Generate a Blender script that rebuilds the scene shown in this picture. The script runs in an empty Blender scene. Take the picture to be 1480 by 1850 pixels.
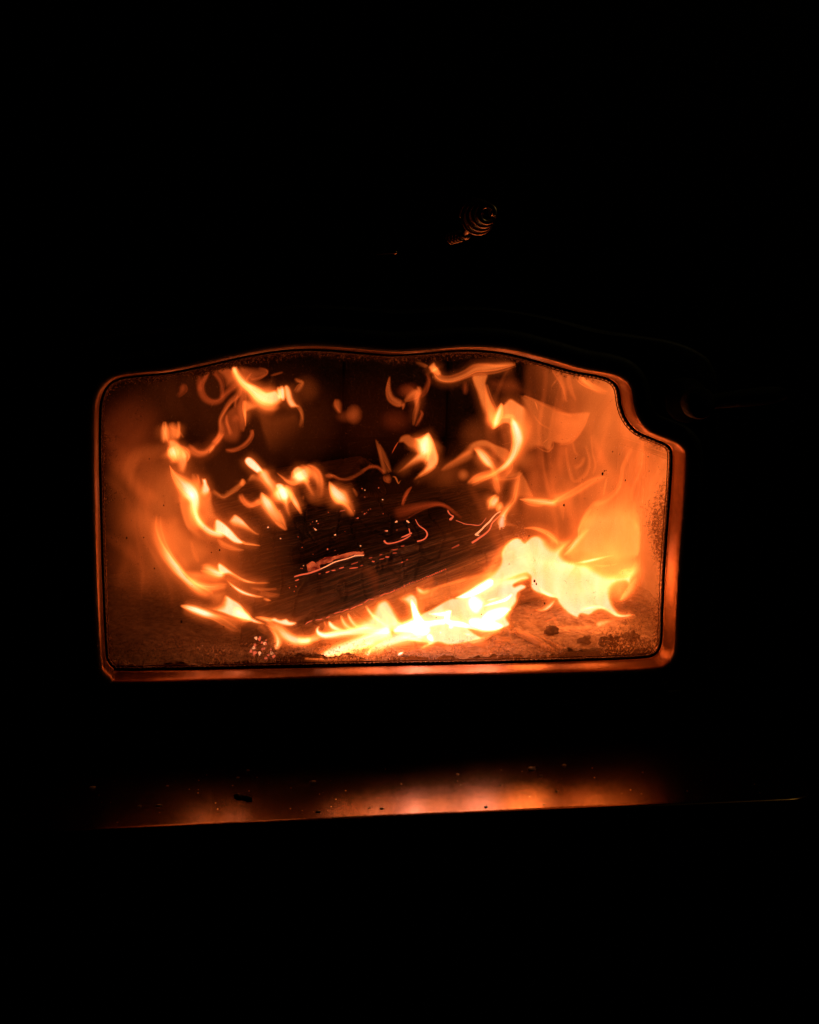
import bpy, math, random
import numpy as np
from mathutils import Vector, Matrix, noise
from mathutils.bvhtree import BVHTree

sc = bpy.context.scene
COL = sc.collection
random.seed(7)
rng = np.random.default_rng(7)

# ------------------------------------------------------------------ camera
# world: X right along the stove front, Y into the firebox, Z up; the door's
# front face is Y = 0 and the bottom of its window is Z = 0 (metres)
FPX = 2570.0
rt = np.array([13700 - 740, 885 - 925, FPX]); dn = np.array([507 - 740, 16300 - 925, FPX])
rt /= np.linalg.norm(rt); dn /= np.linalg.norm(dn)
e_ = rt @ dn
rt, dn = rt - e_ / 2 * dn, dn - e_ / 2 * rt
rt /= np.linalg.norm(rt); dn -= (dn @ rt) * rt; dn /= np.linalg.norm(dn)
into = np.cross(rt, dn)
MV = np.array([rt, into, -dn]).T
_c = MV.T @ np.array([700 - 740, 1200 - 925, FPX])
CAM = -_c / _c[1] * 1.0
cam_d = bpy.data.cameras.new("camera"); cam = bpy.data.objects.new("camera", cam_d); COL.objects.link(cam)
cam_d.sensor_fit = 'VERTICAL'; cam_d.sensor_height = 36.0; cam_d.lens = FPX / 1850 * 36.0
cam_d.clip_start = 0.02; cam_d.clip_end = 50
RW = np.array([MV.T @ np.array([1, 0, 0]), MV.T @ np.array([0, -1, 0]), MV.T @ np.array([0, 0, -1])]).T
mw = Matrix([[*map(float, RW[i]), float(CAM[i])] for i in range(3)] + [[0, 0, 0, 1]])
cam.matrix_world = mw
sc.camera = cam


def P(x, y, Y):
    """point at depth Y that the photograph shows at x, y (scalars or arrays)"""
    x = np.asarray(x, float); y = np.asarray(y, float); Y = np.asarray(Y, float)
    v = np.stack([x - 740, y - 925, np.full(np.broadcast(x, y).shape, FPX)], -1) @ MV
    return CAM + v * ((Y - CAM[1]) / v[..., 1])[..., None]


PX = 1 / 2480.0     # metres per photograph pixel near the door

# ------------------------------------------------------------------ world, exposure
w = bpy.data.worlds.new("World"); sc.world = w; w.use_nodes = True
w.node_tree.nodes["Background"].inputs[0].default_value = (0.004, 0.003, 0.002, 1)
w.node_tree.nodes["Background"].inputs[1].default_value = 0.02
vs = sc.view_settings
sc.display_settings.display_device = 'sRGB'
vs.view_transform = 'Standard'; vs.look = 'None'; vs.exposure = 0; vs.gamma = 1
cy = sc.cycles
cy.transparent_max_bounces = 160; cy.max_bounces = 6; cy.diffuse_bounces = 3; cy.glossy_bounces = 3
cy.transmission_bounces = 4
cy.use_denoising = True
cy.sample_clamp_indirect = 4
cy.caustics_reflective = False; cy.caustics_refractive = False

# a weak, far room lamp up to the right: it only grazes the top of the door frame
ld = bpy.data.lights.new("room_lamp", 'AREA'); ld.energy = .35; ld.size = 0.25; ld.color = (1, .72, .25)
lo = bpy.data.objects.new("room_lamp", ld); COL.objects.link(lo)
lo.location = (1.1, 0.0, 1.3)
lo.rotation_euler = (Vector((0.2, 0, 0.2)) - Vector(lo.location)).to_track_quat('-Z', 'Y').to_euler()

# lamps added among the flames and by the glass, brightening ash and logs
for x_, y_, Y_, e_w in ((960, 1060, .11, .16), (790, 1120, .085, .07), (400, 1090, .08, .012), (1090, 1080, .12, .12), (620, 1150, .075, .03), (860, 1150, .040, .012), (640, 1168, .040, .010), (960, 1128, .042, .012), (1090, 1148, .042, .010), (1170, 1040, .05, .008)):
    l_ = bpy.data.lights.new("fire_light", 'POINT'); l_.energy = e_w; l_.shadow_soft_size = .02; l_.color = (1, .22, .035)
    q_ = bpy.data.objects.new("fire_light", l_); COL.objects.link(q_); q_.location = tuple(float(v) for v in P(x_, y_, Y_))

# ------------------------------------------------------------------ helpers
LOC = {}


def put(o, label=None, cat=None, group=None, kind=None):
    if label: o['label'] = label
    if cat: o['category'] = cat
    if group: o['group'] = group
    if kind: o['kind'] = kind
    return o


def empty(name, loc, label, cat, group=None):
    o = bpy.data.objects.new(name, None); COL.objects.link(o); o.empty_display_size = 0.02
    o.location = tuple(float(v) for v in loc); LOC[o] = np.array(loc, float)
    return put(o, label, cat, group)


def mesh(name, V, F, mat, parent=None, attrs=None, uv=None, smooth=True):
    V = np.asarray(V, float)
    base = LOC[parent] if parent is not None and parent in LOC else np.zeros(3)
    me = bpy.data.meshes.new(name)
    me.from_pydata((V - base).tolist(), [], F if isinstance(F, list) else F.tolist())
    if attrs:
        for k, a in attrs.items():
            at = me.attributes.new(k, 'FLOAT', 'POINT'); at.data.foreach_set('value', np.asarray(a, np.float32))
    if uv is not None:
        l = me.uv_layers.new(name='UVMap'); vi = np.empty(len(me.loops), int); me.loops.foreach_get('vertex_index', vi)
        l.data.foreach_set('uv', np.asarray(uv, np.float32)[vi].ravel())
    me.polygons.foreach_set('use_smooth', [smooth] * len(me.polygons))
    me.materials.append(mat); me.update()
    o = bpy.data.objects.new(name, me); COL.objects.link(o)
    if parent is not None:
        o.parent = parent
        LOC[o] = base
    return o


def grid_faces(nr, nc, wrap=False, flip=False):
    i = np.arange(nr - 1)[:, None]; j = np.arange(nc if wrap else nc - 1)[None, :]
    j2 = (j + 1) % nc
    a = i * nc + j; b = i * nc + j2; c = (i + 1) * nc + j2; d = (i + 1) * nc + j
    q = np.stack([a, b, c, d], -1).reshape(-1, 4)
    return q[:, ::-1] if flip else q


def box(name, x0, x1, y0, y1, z0, z1, mat, parent=None, bev=0.0):
    V = [(x, y, z) for x in (x0, x1) for y in (y0, y1) for z in (z0, z1)]
    F = [[0, 1, 3, 2], [4, 6, 7, 5], [0, 4, 5, 1], [2, 3, 7, 6], [0, 2, 6, 4], [1, 5, 7, 3]]
    o = mesh(name, V, F, mat, parent, smooth=False)
    if bev:
        m = o.modifiers.new('bevel', 'BEVEL'); m.width = bev; m.segments = 2
    return o


def spline(pts, step, closed=False):
    """Catmull-Rom through rows of pts; step in units of the first two columns"""
    p = np.array(pts, float); n = len(p)
    out = []
    rngi = range(n if closed else n - 1)
    for i in rngi:
        if closed: a, b, c, d = p[(i - 1) % n], p[i], p[(i + 1) % n], p[(i + 2) % n]
        else: b, c = p[i], p[i + 1]; a = p[i - 1] if i else 2 * b - c; d = p[i + 2] if i + 2 < n else 2 * c - b
        m = max(2, int(math.hypot(*(c - b)[:2]) / step))
        for k in range(m):
            t = k / m
            q = .5 * (2 * b + (c - a) * t + (2 * a - 5 * b + 4 * c - d) * t * t + (3 * b - 3 * c + d - a) * t ** 3)
            lo_, hi_ = np.minimum(b, c), np.maximum(b, c)
            q[2:] = np.clip(q[2:], lo_[2:], hi_[2:])
            out.append(q)
    if not closed: out.append(p[-1])
    return np.array(out)


def nz(v, seed=0.0):
    return noise.noise(Vector((v[0] + seed, v[1] - seed * .7, v[2] + seed * 1.3)))


# ------------------------------------------------------------------ materials
def newmat(name):
    m = bpy.data.materials.new(name); m.use_nodes = True
    nt = m.node_tree; nt.nodes.clear()
    return m, nt, nt.nodes.new('ShaderNodeOutputMaterial')


def N(nt, t, **kw):
    n = nt.nodes.new(t)
    for k, v in kw.items():
        if k.startswith('_'): setattr(n, k[1:], v)
        else: n.inputs[k].default_value = v
    return n


def surf(name, c1, c2, rough=.6, metal=0.0, scale=40., bump=.3, bdist=.001, stretch=None, rough2=None, coat=0., detail=6, tint=None):
    m, nt, out = newmat(name); L = nt.links
    p = N(nt, 'ShaderNodeBsdfPrincipled'); p.inputs['Metallic'].default_value = metal
    p.inputs['Coat Weight'].default_value = coat
    if tint: p.inputs['IOR'].default_value = 1.9
    if tint: p.inputs['Specular Tint'].default_value = (*tint, 1)
    tc = N(nt, 'ShaderNodeTexCoord')
    src = tc.outputs['Object']
    if stretch:
        mp = N(nt, 'ShaderNodeMapping'); mp.inputs['Scale'].default_value = stretch
        L.new(tc.outputs['UV'], mp.inputs['Vector']); src = mp.outputs[0]
    n1 = N(nt, 'ShaderNodeTexNoise', Scale=scale, Detail=float(detail), Roughness=.6); L.new(src, n1.inputs['Vector'])
    n2 = N(nt, 'ShaderNodeTexNoise', Scale=scale * 6.3, Detail=4., Roughness=.6); L.new(src, n2.inputs['Vector'])
    cr = N(nt, 'ShaderNodeValToRGB'); cr.color_ramp.elements[0].position = .35; cr.color_ramp.elements[1].position = .68
    cr.color_ramp.elements[0].color = (*c1, 1); cr.color_ramp.elements[1].color = (*c2, 1)
    L.new(n1.outputs[0], cr.inputs[0]); L.new(cr.outputs[0], p.inputs['Base Color'])
    mr = N(nt, 'ShaderNodeMapRange'); mr.inputs['To Min'].default_value = rough; mr.inputs['To Max'].default_value = rough2 or min(1, rough + .2)
    L.new(n2.outputs[0], mr.inputs['Value']); L.new(mr.outputs[0], p.inputs['Roughness'])
    ad = N(nt, 'ShaderNodeMath', _operation='ADD'); L.new(n1.outputs[0], ad.inputs[0]); L.new(n2.outputs[0], ad.inputs[1])
    b = N(nt, 'ShaderNodeBump', Strength=bump, Distance=bdist); L.new(ad.outputs[0], b.inputs['Height']); L.new(b.outputs[0], p.inputs['Normal'])
    L.new(p.outputs[0], out.inputs[0])
    return m


def emit(name, col, s):
    m, nt, out = newmat(name)
    e = N(nt, 'ShaderNodeEmission', Color=(*col, 1), Strength=s)
    nt.links.new(e.outputs[0], out.inputs[0]); m.cycles.emission_sampling = 'NONE'
    return m


def fire_material(name, streak, sampled, amp=.28, dist=.6):
    """burning gas: it adds its own light and lets everything behind through. The mesh
    attribute 'dens' is how much glowing gas lies along the sheet, 'red' how cool it is"""
    m, nt, out = newmat(name); L = nt.links
    a = N(nt, 'ShaderNodeAttribute', _attribute_name='dens'); r = N(nt, 'ShaderNodeAttribute', _attribute_name='red')
    uv = N(nt, 'ShaderNodeTexCoord')
    mp = N(nt, 'ShaderNodeMapping'); mp.inputs['Scale'].default_value = streak
    L.new(uv.outputs['UV'], mp.inputs[0])
    n = N(nt, 'ShaderNodeTexNoise', Scale=1., Detail=4., Roughness=.55, Distortion=dist); L.new(mp.outputs[0], n.inputs['Vector'])
    mr = N(nt, 'ShaderNodeMapRange'); mr.inputs['From Min'].default_value = .25; mr.inputs['From Max'].default_value = .75
    mr.inputs['To Min'].default_value = 1 - amp; mr.inputs['To Max'].default_value = 1 + amp
    L.new(n.outputs[0], mr.inputs['Value'])
    mu = N(nt, 'ShaderNodeMath', _operation='MULTIPLY'); L.new(a.outputs['Fac'], mu.inputs[0]); L.new(mr.outputs[0], mu.inputs[1])
    dv = N(nt, 'ShaderNodeMath', _operation='DIVIDE'); L.new(mu.outputs[0], dv.inputs[0]); dv.inputs[1].default_value = 2.0
    cr = N(nt, 'ShaderNodeValToRGB'); el = cr.color_ramp.elements
    el[0].position = 0; el[0].color = (1, .135, .018, 1)
    el[1].position = 1; el[1].color = (1, .46, .46, 1)
    for p_, c_ in ((.2, (1, .205, .034, 1)), (.34, (1, .28, .075, 1)), (.5, (1, .34, .185, 1)), (.8, (1, .39, .29, 1))):
        x = el.new(p_); x.color = c_
    L.new(dv.outputs[0], cr.inputs[0])
    mx = N(nt, 'ShaderNodeMix', _data_type='RGBA'); L.new(r.outputs['Fac'], mx.inputs['Factor'])
    L.new(cr.outputs[0], mx.inputs['A']); mx.inputs['B'].default_value = (1, .085, .016, 1)
    em = N(nt, 'ShaderNodeEmission'); L.new(mx.outputs['Result'], em.inputs['Color']); L.new(mu.outputs[0], em.inputs['Strength'])
    tr = N(nt, 'ShaderNodeBsdfTransparent')
    ad = N(nt, 'ShaderNodeAddShader'); L.new(em.outputs[0], ad.inputs[0]); L.new(tr.outputs[0], ad.inputs[1])
    L.new(ad.outputs[0], out.inputs[0])
    m.cycles.emission_sampling = 'FRONT_BACK' if sampled else 'NONE'
    return m


M_FIRE = fire_material('burning_gas', (70, 26, 1), True, .22)
M_STREAK = fire_material('burning_gas_streak', (30, 700, 1), False)
M_GASGLOW = fire_material('glowing_gas', (16, 9, 1), False, .42, 1.8)  # hot gas, also painting firelit walls, floor, haze and bloom
M_PAINT = surf('black_stove_paint', (.010, .010, .010), (.016, .015, .015), .5, 0, 60, .3, .0006)
M_LEDGE = surf('satin_black_ledge', (.15, .085, .032), (.18, .105, .040), .17, 1., 30, .008, .0003, rough2=.24)  # bronze tint put into the black ledge to warm its reflection of the fire
M_MATTE = surf('matte_black_iron', (.010, .009, .008), (.016, .014, .012), .85, 0, 60, .3, .0006)
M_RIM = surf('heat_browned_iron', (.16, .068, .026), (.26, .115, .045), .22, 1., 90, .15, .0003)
M_ROPE = surf('sooty_glass_fibre_rope', (.16, .10, .07), (.70, .50, .36), .9, 0, 700, .6, .001)
M_BRICK = surf('sooty_firebrick', (.003, .0025, .002), (.014, .010, .007), .95, 0, 50, .8, .003)  # sooty brick, darkened further to paint shade on back and left walls
M_BRICKLIT = surf('burnt_clean_firebrick', (.36, .25, .17), (.52, .38, .27), .95, 0, 60, .6, .002)  # same brick painted pale so the right wall reads as firelit
M_MORTAR = surf('firebox_steel', (.006, .005, .004), (.012, .01, .008), .8)
M_ASH = surf('wood_ash', (.22, .16, .12), (.66, .54, .44), .95, 0, 160, 1., .004)
M_WOODC = surf('splintered_pale_wood', (.45, .28, .15), (.78, .54, .32), .8, 0, 1, .8, .001, stretch=(60, 900, 1))
M_CHAR = surf('charcoal', (.04, .03, .022), (.16, .11, .08), .8, 0, 120, 1., .003)
M_STEEL = surf('spring_steel', (.42, .30, .20), (.56, .42, .30), .24, 1., 200, .1, .0002)
M_FLAKE = surf('ash_flake', (.5, .42, .34), (.75, .66, .55), .95, 0, 300, .5, .001)
M_EMBER = emit('ember_glow', (1, .14, .055), .95)
M_EMBERHOT = emit('ember_hot', (1, .30, .12), 1.5)
M_EMBERDIM = emit('ember_dim', (1, .13, .05), .45)


def log_material():
    m, nt, out = newmat('burning_log'); L = nt.links
    p = N(nt, 'ShaderNodeBsdfPrincipled'); p.inputs['Roughness'].default_value = .75
    tc = N(nt, 'ShaderNodeTexCoord'); ch = N(nt, 'ShaderNodeAttribute', _attribute_name='char')
    mp = N(nt, 'ShaderNodeMapping'); mp.inputs['Scale'].default_value = (28, 420, 1); L.new(tc.outputs['UV'], mp.inputs[0])
    n1 = N(nt, 'ShaderNodeTexNoise', Scale=1., Detail=7., Roughness=.65, Distortion=.3); L.new(mp.outputs[0], n1.inputs['Vector'])
    mp2 = N(nt, 'ShaderNodeMapping'); mp2.inputs['Scale'].default_value = (90, 160, 1); L.new(tc.outputs['UV'], mp2.inputs[0])
    vo = N(nt, 'ShaderNodeTexVoronoi', _feature='DISTANCE_TO_EDGE', Scale=1.); L.new(mp2.outputs[0], vo.inputs['Vector'])
    crk = N(nt, 'ShaderNodeMapRange'); crk.inputs['From Max'].default_value = .08; L.new(vo.outputs[0], crk.inputs['Value'])
    dark = N(nt, 'ShaderNodeValToRGB'); e = dark.color_ramp.elements
    e[0].position = .35; e[0].position = .46; e[0].color = (.005, .0035, .0025, 1); e[1].position = .74; e[1].color = (.13, .075, .045, 1)  # brown grain, its pale lines brightened to paint rim light from flames
    lite = N(nt, 'ShaderNodeValToRGB'); e = lite.color_ramp.elements
    e[0].position = .35; e[0].color = (.14, .075, .035, 1); e[1].position = .68; e[1].color = (.52, .33, .18, 1)
    L.new(n1.outputs[0], dark.inputs[0]); L.new(n1.outputs[0], lite.inputs[0])
    mx = N(nt, 'ShaderNodeMix', _data_type='RGBA'); L.new(ch.outputs['Fac'], mx.inputs['Factor'])
    L.new(lite.outputs[0], mx.inputs['A']); L.new(dark.outputs[0], mx.inputs['B'])
    L.new(mx.outputs['Result'], p.inputs['Base Color'])
    mul = N(nt, 'ShaderNodeMath', _operation='MULTIPLY'); L.new(crk.outputs[0], mul.inputs[0]); mul.inputs[1].default_value = .12
    ad = N(nt, 'ShaderNodeMath', _operation='ADD'); L.new(n1.outputs[0], ad.inputs[0]); L.new(mul.outputs[0], ad.inputs[1])
    b = N(nt, 'ShaderNodeBump', Strength=.8, Distance=.0016); L.new(ad.outputs[0], b.inputs['Height']); L.new(b.outputs[0], p.inputs['Normal'])
    L.new(p.outputs[0], out.inputs[0])
    return m


M_LOG = log_material()

# ------------------------------------------------------------------ the stove
STOVE = empty('wood_stove', (0, 0, -.4), 'black iron wood stove with an arched glass door and a jutting front ledge', 'stove')

OUT = [(1236, 832), (1231, 920), (1224, 1010), (1219, 1110), (1217, 1162), (1213, 1184), (1201, 1199), (1178, 1205), (1100, 1209), (900, 1215), (650, 1220),
       (400, 1226), (222, 1229), (203, 1224), (190, 1210), (186, 1190), (181, 1100), (177, 980), (174, 860), (174, 760), (178, 722), (192, 696), (216, 682),
       (260, 676), (310, 671), (370, 659), (430, 645), (490, 634), (545, 629), (600, 630), (660, 635), (715, 639), (770, 636), (830, 631),
       (880, 631), (930, 637), (990, 652), (1050, 669), (1095, 677), (1122, 686), (1137, 704), (1143, 738), (1153, 762), (1172, 782), (1205, 796), (1228, 808)]
o2 = spline([(x, y) for x, y in OUT], 2.5, True)
W3 = P(o2[:, 0], o2[:, 1], 0.0)[:, [0, 2]]
# even spacing
def resample(c, n):
    cc = np.vstack([c, c[:1]]); s = np.r_[0, np.cumsum(np.linalg.norm(np.diff(cc, axis=0), axis=1))]
    t = np.linspace(0, s[-1], n, endpoint=False)
    return np.stack([np.interp(t, s, cc[:, k]) for k in range(2)], -1), s[-1]
NO = 900
W, PERI = resample(W3, NO)
def normals(c):
    t = np.roll(c, -3, 0) - np.roll(c, 3, 0); t /= np.linalg.norm(t, axis=1)[:, None]
    n = np.stack([t[:, 1], -t[:, 0]], -1)
    ctr = c.mean(0)
    if ((c - ctr) * n).sum() < 0: n = -n
    for _ in range(14): n = (np.roll(n, 1, 0) + n + np.roll(n, -1, 0)) / 3
    return n / np.linalg.norm(n, axis=1)[:, None]
WN = normals(W)
def ring(off, Y):
    c = W + WN * off
    return np.stack([c[:, 0], np.full(NO, Y), c[:, 1]], -1)

DOOR = mesh('door', np.zeros((1, 3)), [], M_PAINT, STOVE)   # replaced below by the door plate
bpy.data.objects.remove(DOOR)
DPX = [(98, 1284), (96, 1150), (93, 980), (92, 800), (97, 690), (118, 640), (160, 616), (220, 604), (300, 596), (380, 584), (450, 568), (510, 557), (565, 552), (640, 555),
       (720, 561), (790, 558), (860, 555), (920, 560), (1000, 574), (1080, 594), (1150, 605), (1215, 616), (1262, 634), (1290, 660), (1302, 720), (1300, 900), (1292, 1080), (1284, 1200), (1281, 1246), (1000, 1256), (600, 1268), (300, 1278)]
dd = spline(DPX, 4, True); D3 = P(dd[:, 0], dd[:, 1], 0.0)[:, [0, 2]]
ctr = np.array([0.0, .11])
ang = np.arctan2(*(D3 - ctr).T[::-1]); rad = np.linalg.norm(D3 - ctr, axis=1)
od = np.argsort(ang); ang, rad = ang[od], rad[od]
A26 = W + WN * .026
aw = np.arctan2(*(A26 - ctr).T[::-1])
rw = np.interp(aw, np.r_[ang[-1] - 2 * math.pi, ang, ang[0] + 2 * math.pi], np.r_[rad[-1], rad, rad[0]])
DD = ctr + np.stack([np.cos(aw), np.sin(aw)], -1) * rw[:, None]
def sc_ring(k, Y, inset=0.0):
    c = A26 * (1 - k) + DD * k
    if inset: c = c - (c - ctr) / np.linalg.norm(c - ctr, axis=1)[:, None] * inset
    return np.stack([c[:, 0], np.full(NO, Y), c[:, 1]], -1)
rings = [ring(.016, .001), ring(.018, .0026), ring(.021, .0026), ring(.023, .0006), ring(.026, 0), sc_ring(.5, 0), sc_ring(1, 0, .004), sc_ring(1, .0012, .0012), sc_ring(1, .004), sc_ring(1, .030)]
DOOR = mesh('door', np.vstack(rings), grid_faces(len(rings), NO, True), M_PAINT, STOVE)
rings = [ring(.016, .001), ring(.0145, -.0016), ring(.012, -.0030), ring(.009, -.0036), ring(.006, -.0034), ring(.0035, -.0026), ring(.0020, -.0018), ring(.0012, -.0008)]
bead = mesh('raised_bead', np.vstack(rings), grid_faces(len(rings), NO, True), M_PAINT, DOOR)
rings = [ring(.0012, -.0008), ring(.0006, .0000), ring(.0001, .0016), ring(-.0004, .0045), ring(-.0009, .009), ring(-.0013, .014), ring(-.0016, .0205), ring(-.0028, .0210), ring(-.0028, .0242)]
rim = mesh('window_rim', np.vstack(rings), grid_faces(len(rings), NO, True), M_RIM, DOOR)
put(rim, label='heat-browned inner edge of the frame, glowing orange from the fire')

# braided rope gasket: two strands laid side by side, each knit with slanting ridges
def rope(name, off, Y, rad, pitch, mat, parent, nr=12, n=3600, amp=.28):
    t = np.linspace(0, NO, n, endpoint=False)
    idx = t.astype(int); fr = (t - idx)[:, None]
    c = (W * 1)[idx] * (1 - fr) + W[(idx + 1) % NO] * fr; nn = WN[idx] * (1 - fr) + WN[(idx + 1) % NO] * fr
    s = t / NO * PERI; k = round(PERI / pitch); V = []
    ph = np.linspace(0, 2 * math.pi, nr, endpoint=False)
    wob = np.array([nz((x * 60, 0, 0), 3) for x in s])
    for a in ph:
        r_ = rad * (1 + amp * np.sin(2 * math.pi * k * t / NO + a * 1.0 + wob) * (0.75 + .5 * np.cos(2 * a)))
        V.append(np.stack([c[:, 0] + nn[:, 0] * (off + r_ * math.cos(a)), Y + r_ * math.sin(a) + wob * .0004, c[:, 1] + nn[:, 1] * (off + r_ * math.cos(a))], -1))
    V = np.stack(V, 1).reshape(-1, 3)
    q = grid_faces(n, nr, True)
    last = np.array([[(n - 1) * nr + j, (n - 1) * nr + (j + 1) % nr, (j + 1) % nr, j] for j in range(nr)])
    return mesh(name, V, np.vstack([q, last]), mat, parent)
rope('gasket_rope', -.0028, .0205, .0011, .0036, M_ROPE, DOOR)
rope('retaining_wire', -.0044, .0222, .0004, .003, M_RIM, DOOR, nr=8, amp=.15)


# window glass: a solid 4 mm pane
def glass_material():
    m, nt, out = newmat('stove_glass'); L = nt.links
    t = N(nt, 'ShaderNodeBsdfTransparent', Color=(.97, .95, .92, 1)); g = N(nt, 'ShaderNodeBsdfGlossy', Roughness=.03)
    mx = N(nt, 'ShaderNodeMixShader'); mx.inputs[0].default_value = .03
    L.new(t.outputs[0], mx.inputs[1]); L.new(g.outputs[0], mx.inputs[2]); L.new(mx.outputs[0], out.inputs[0])
    return m
def pane(name, off, y0, y1, mat, parent):
    a, b = ring(off, y0)[::3], ring(off, y1)[::3]; n = len(a)
    F = [list(range(n)), list(range(2 * n - 1, n - 1, -1))] + [[i, (i + 1) % n, n + (i + 1) % n, n + i] for i in range(n)]
    return mesh(name, np.vstack([a, b]), F, mat, parent, smooth=False)
pane('window_glass', -.0020, .0242, .0282, glass_material(), DOOR)


# ------------------------------------------------------------------ regions: filled outlines with their own edge softness
def closed_poly(pts, step=5):
    return spline(pts, step, True)


def region_grid(poly, step):
    x0, y0 = poly[:, :2].min(0) - step; x1, y1 = poly[:, :2].max(0) + step
    gx = np.arange(x0, x1 + step, step); gy = np.arange(y0, y1 + step, step)
    X, Y = np.meshgrid(gx, gy); pts = np.stack([X.ravel(), Y.ravel()], -1)
    a = poly; b = np.roll(poly, -1, 0)
    ins = np.zeros(len(pts), bool)
    dens = np.full(len(pts), 9.0); dist = np.full(len(pts), 1e9)
    for i in range(len(a)):
        ax, ay = a[i, :2]; bx, by = b[i, :2]
        if ay != by:
            c = ((ay > pts[:, 1]) != (by > pts[:, 1])) & (pts[:, 0] < (bx - ax) * (pts[:, 1] - ay) / (by - ay) + ax)
            ins ^= c
        e = np.array([bx - ax, by - ay]); l2 = max(e @ e, 1e-9)
        t = np.clip(((pts - (ax, ay)) @ e) / l2, 0, 1)
        d = np.linalg.norm(pts - np.array([ax, ay]) - t[:, None] * e, axis=1)
        s = a[i, 2] * (1 - t) + b[i, 2] * t
        dens = np.minimum(dens, d / s); dist = np.minimum(dist, d)
    dens = np.clip(dens, 0, 1); dens = dens * dens * (3 - 2 * dens)
    dens[~ins] = 0; dist[~ins] = 0
    return X.shape, pts, dens, dist


def lens_mesh(name, pts, shape, dens, half, depth, red, mat, parent, wav=0.006, kind=None, seed=0):
    """a closed body of gas: a front and a back skin that meet at the outline"""
    nr, nc = shape
    q = grid_faces(nr, nc); keep = (dens[q] > 0).any(1); q = q[keep]
    used = np.unique(q); mp = np.full(len(pts), -1); mp[used] = np.arange(len(used)); q = mp[q]
    p = pts[used]; d = dens[used]; h = half[used]
    wv = wav * (np.sin(p[:, 0] / 31 + seed) + np.sin(p[:, 1] / 43 + 1.7 * seed + p[:, 0] / 57)) / 2
    f = P(p[:, 0], p[:, 1], depth + wv - h); bk = P(p[:, 0], p[:, 1], depth + wv + h)
    n = len(p)
    uv = p * PX
    dd_ = np.r_[d, d] / 2
    return mesh(name, np.vstack([f, bk]), np.vstack([q, q[:, ::-1] + n]), mat, parent,
                {'dens': dd_, 'red': np.full(2 * n, red)}, np.vstack([uv, uv]))


# soot film and baked-on ash on the inner face of the glass
def film():
    poly = np.array([(x, y, 3.) for x, y in OUT]); poly = closed_poly(poly, 6)
    c = poly[:, :2].mean(0)
    shape, pts, dens, dist = region_grid(poly, 5.0)
    x, y = pts[:, 0], pts[:, 1]
    sm = lambda v: np.clip(v, 0, 1) ** 2 * (3 - 2 * np.clip(v, 0, 1))
    mask = .50 * sm(1 - (dist - 12) / 14); mask = np.where(y > 1140, np.maximum(mask, .95 * sm(1 - (dist - 8) / 22)), mask)
    mask = np.maximum(mask, sm((x - 1158 - 10 * np.sin(y / 40)) / 45) * sm((y - 830) / 120) * .85)
    mask = np.maximum(mask, sm((x - 960) / 230) * sm((y - 1090) / 80) * .62)
    mask = np.maximum(mask, .40 * sm((y - 1120) / 80))
    mask = np.maximum(mask, .22 * sm(1 - (x - 185) / 140))
    q = grid_faces(*shape); q = q[(dist[q] > 0).all(1)]
    used = np.unique(q); mp = np.full(len(pts), -1); mp[used] = np.arange(len(used)); q = mp[q]
    V = P(x[used], y[used], 0.0286)
    m, nt, out = newmat('baked_on_soot'); L = nt.links
    a = N(nt, 'ShaderNodeAttribute', _attribute_name='mask'); tc = N(nt, 'ShaderNodeTexCoord')
    n1 = N(nt, 'ShaderNodeTexNoise', Scale=420., Detail=5., Roughness=.65); L.new(tc.outputs['Object'], n1.inputs['Vector'])
    n2 = N(nt, 'ShaderNodeTexNoise', Scale=45., Detail=3., Roughness=.5); L.new(tc.outputs['Object'], n2.inputs['Vector'])
    s1 = N(nt, 'ShaderNodeMath', _operation='MULTIPLY_ADD'); L.new(n1.outputs[0], s1.inputs[0]); s1.inputs[1].default_value = 1.6; L.new(n2.outputs[0], s1.inputs[2])
    s2 = N(nt, 'ShaderNodeMath', _operation='ADD'); L.new(s1.outputs[0], s2.inputs[0]); L.new(a.outputs['Fac'], s2.inputs[1])
    mr = N(nt, 'ShaderNodeMapRange'); mr.inputs['From Min'].default_value = 1.58; mr.inputs['From Max'].default_value = 1.98; mr.inputs['To Max'].default_value = .85
    L.new(s2.outputs[0], mr.inputs['Value'])
    tr = N(nt, 'ShaderNodeBsdfTransparent'); di = N(nt, 'ShaderNodeBsdfDiffuse'); tl = N(nt, 'ShaderNodeBsdfTranslucent')
    n3 = N(nt, 'ShaderNodeTexNoise', Scale=520., Detail=3., Roughness=.6); L.new(tc.outputs['Object'], n3.inputs['Vector'])
    fc = N(nt, 'ShaderNodeValToRGB'); e = fc.color_ramp.elements
    e[0].position = .50; e[0].color = (.16, .085, .045, 1); e[1].position = .62; e[1].color = (.85, .62, .42, 1)
    L.new(n3.outputs[0], fc.inputs[0]); L.new(fc.outputs[0], di.inputs[0]); L.new(fc.outputs[0], tl.inputs[0])
    mm = N(nt, 'ShaderNodeMixShader'); L.new(di.outputs[0], mm.inputs[1]); L.new(tl.outputs[0], mm.inputs[2]); mm.inputs[0].default_value = .6
    mx = N(nt, 'ShaderNodeMixShader'); L.new(mr.outputs[0], mx.inputs[0]); L.new(tr.outputs[0], mx.inputs[1]); L.new(mm.outputs[0], mx.inputs[2])
    L.new(mx.outputs[0], out.inputs[0])
    o = mesh('soot_film', V, q, m, DOOR, {'mask': mask[used]})
    o['kind'] = 'stuff'
film()

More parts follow.
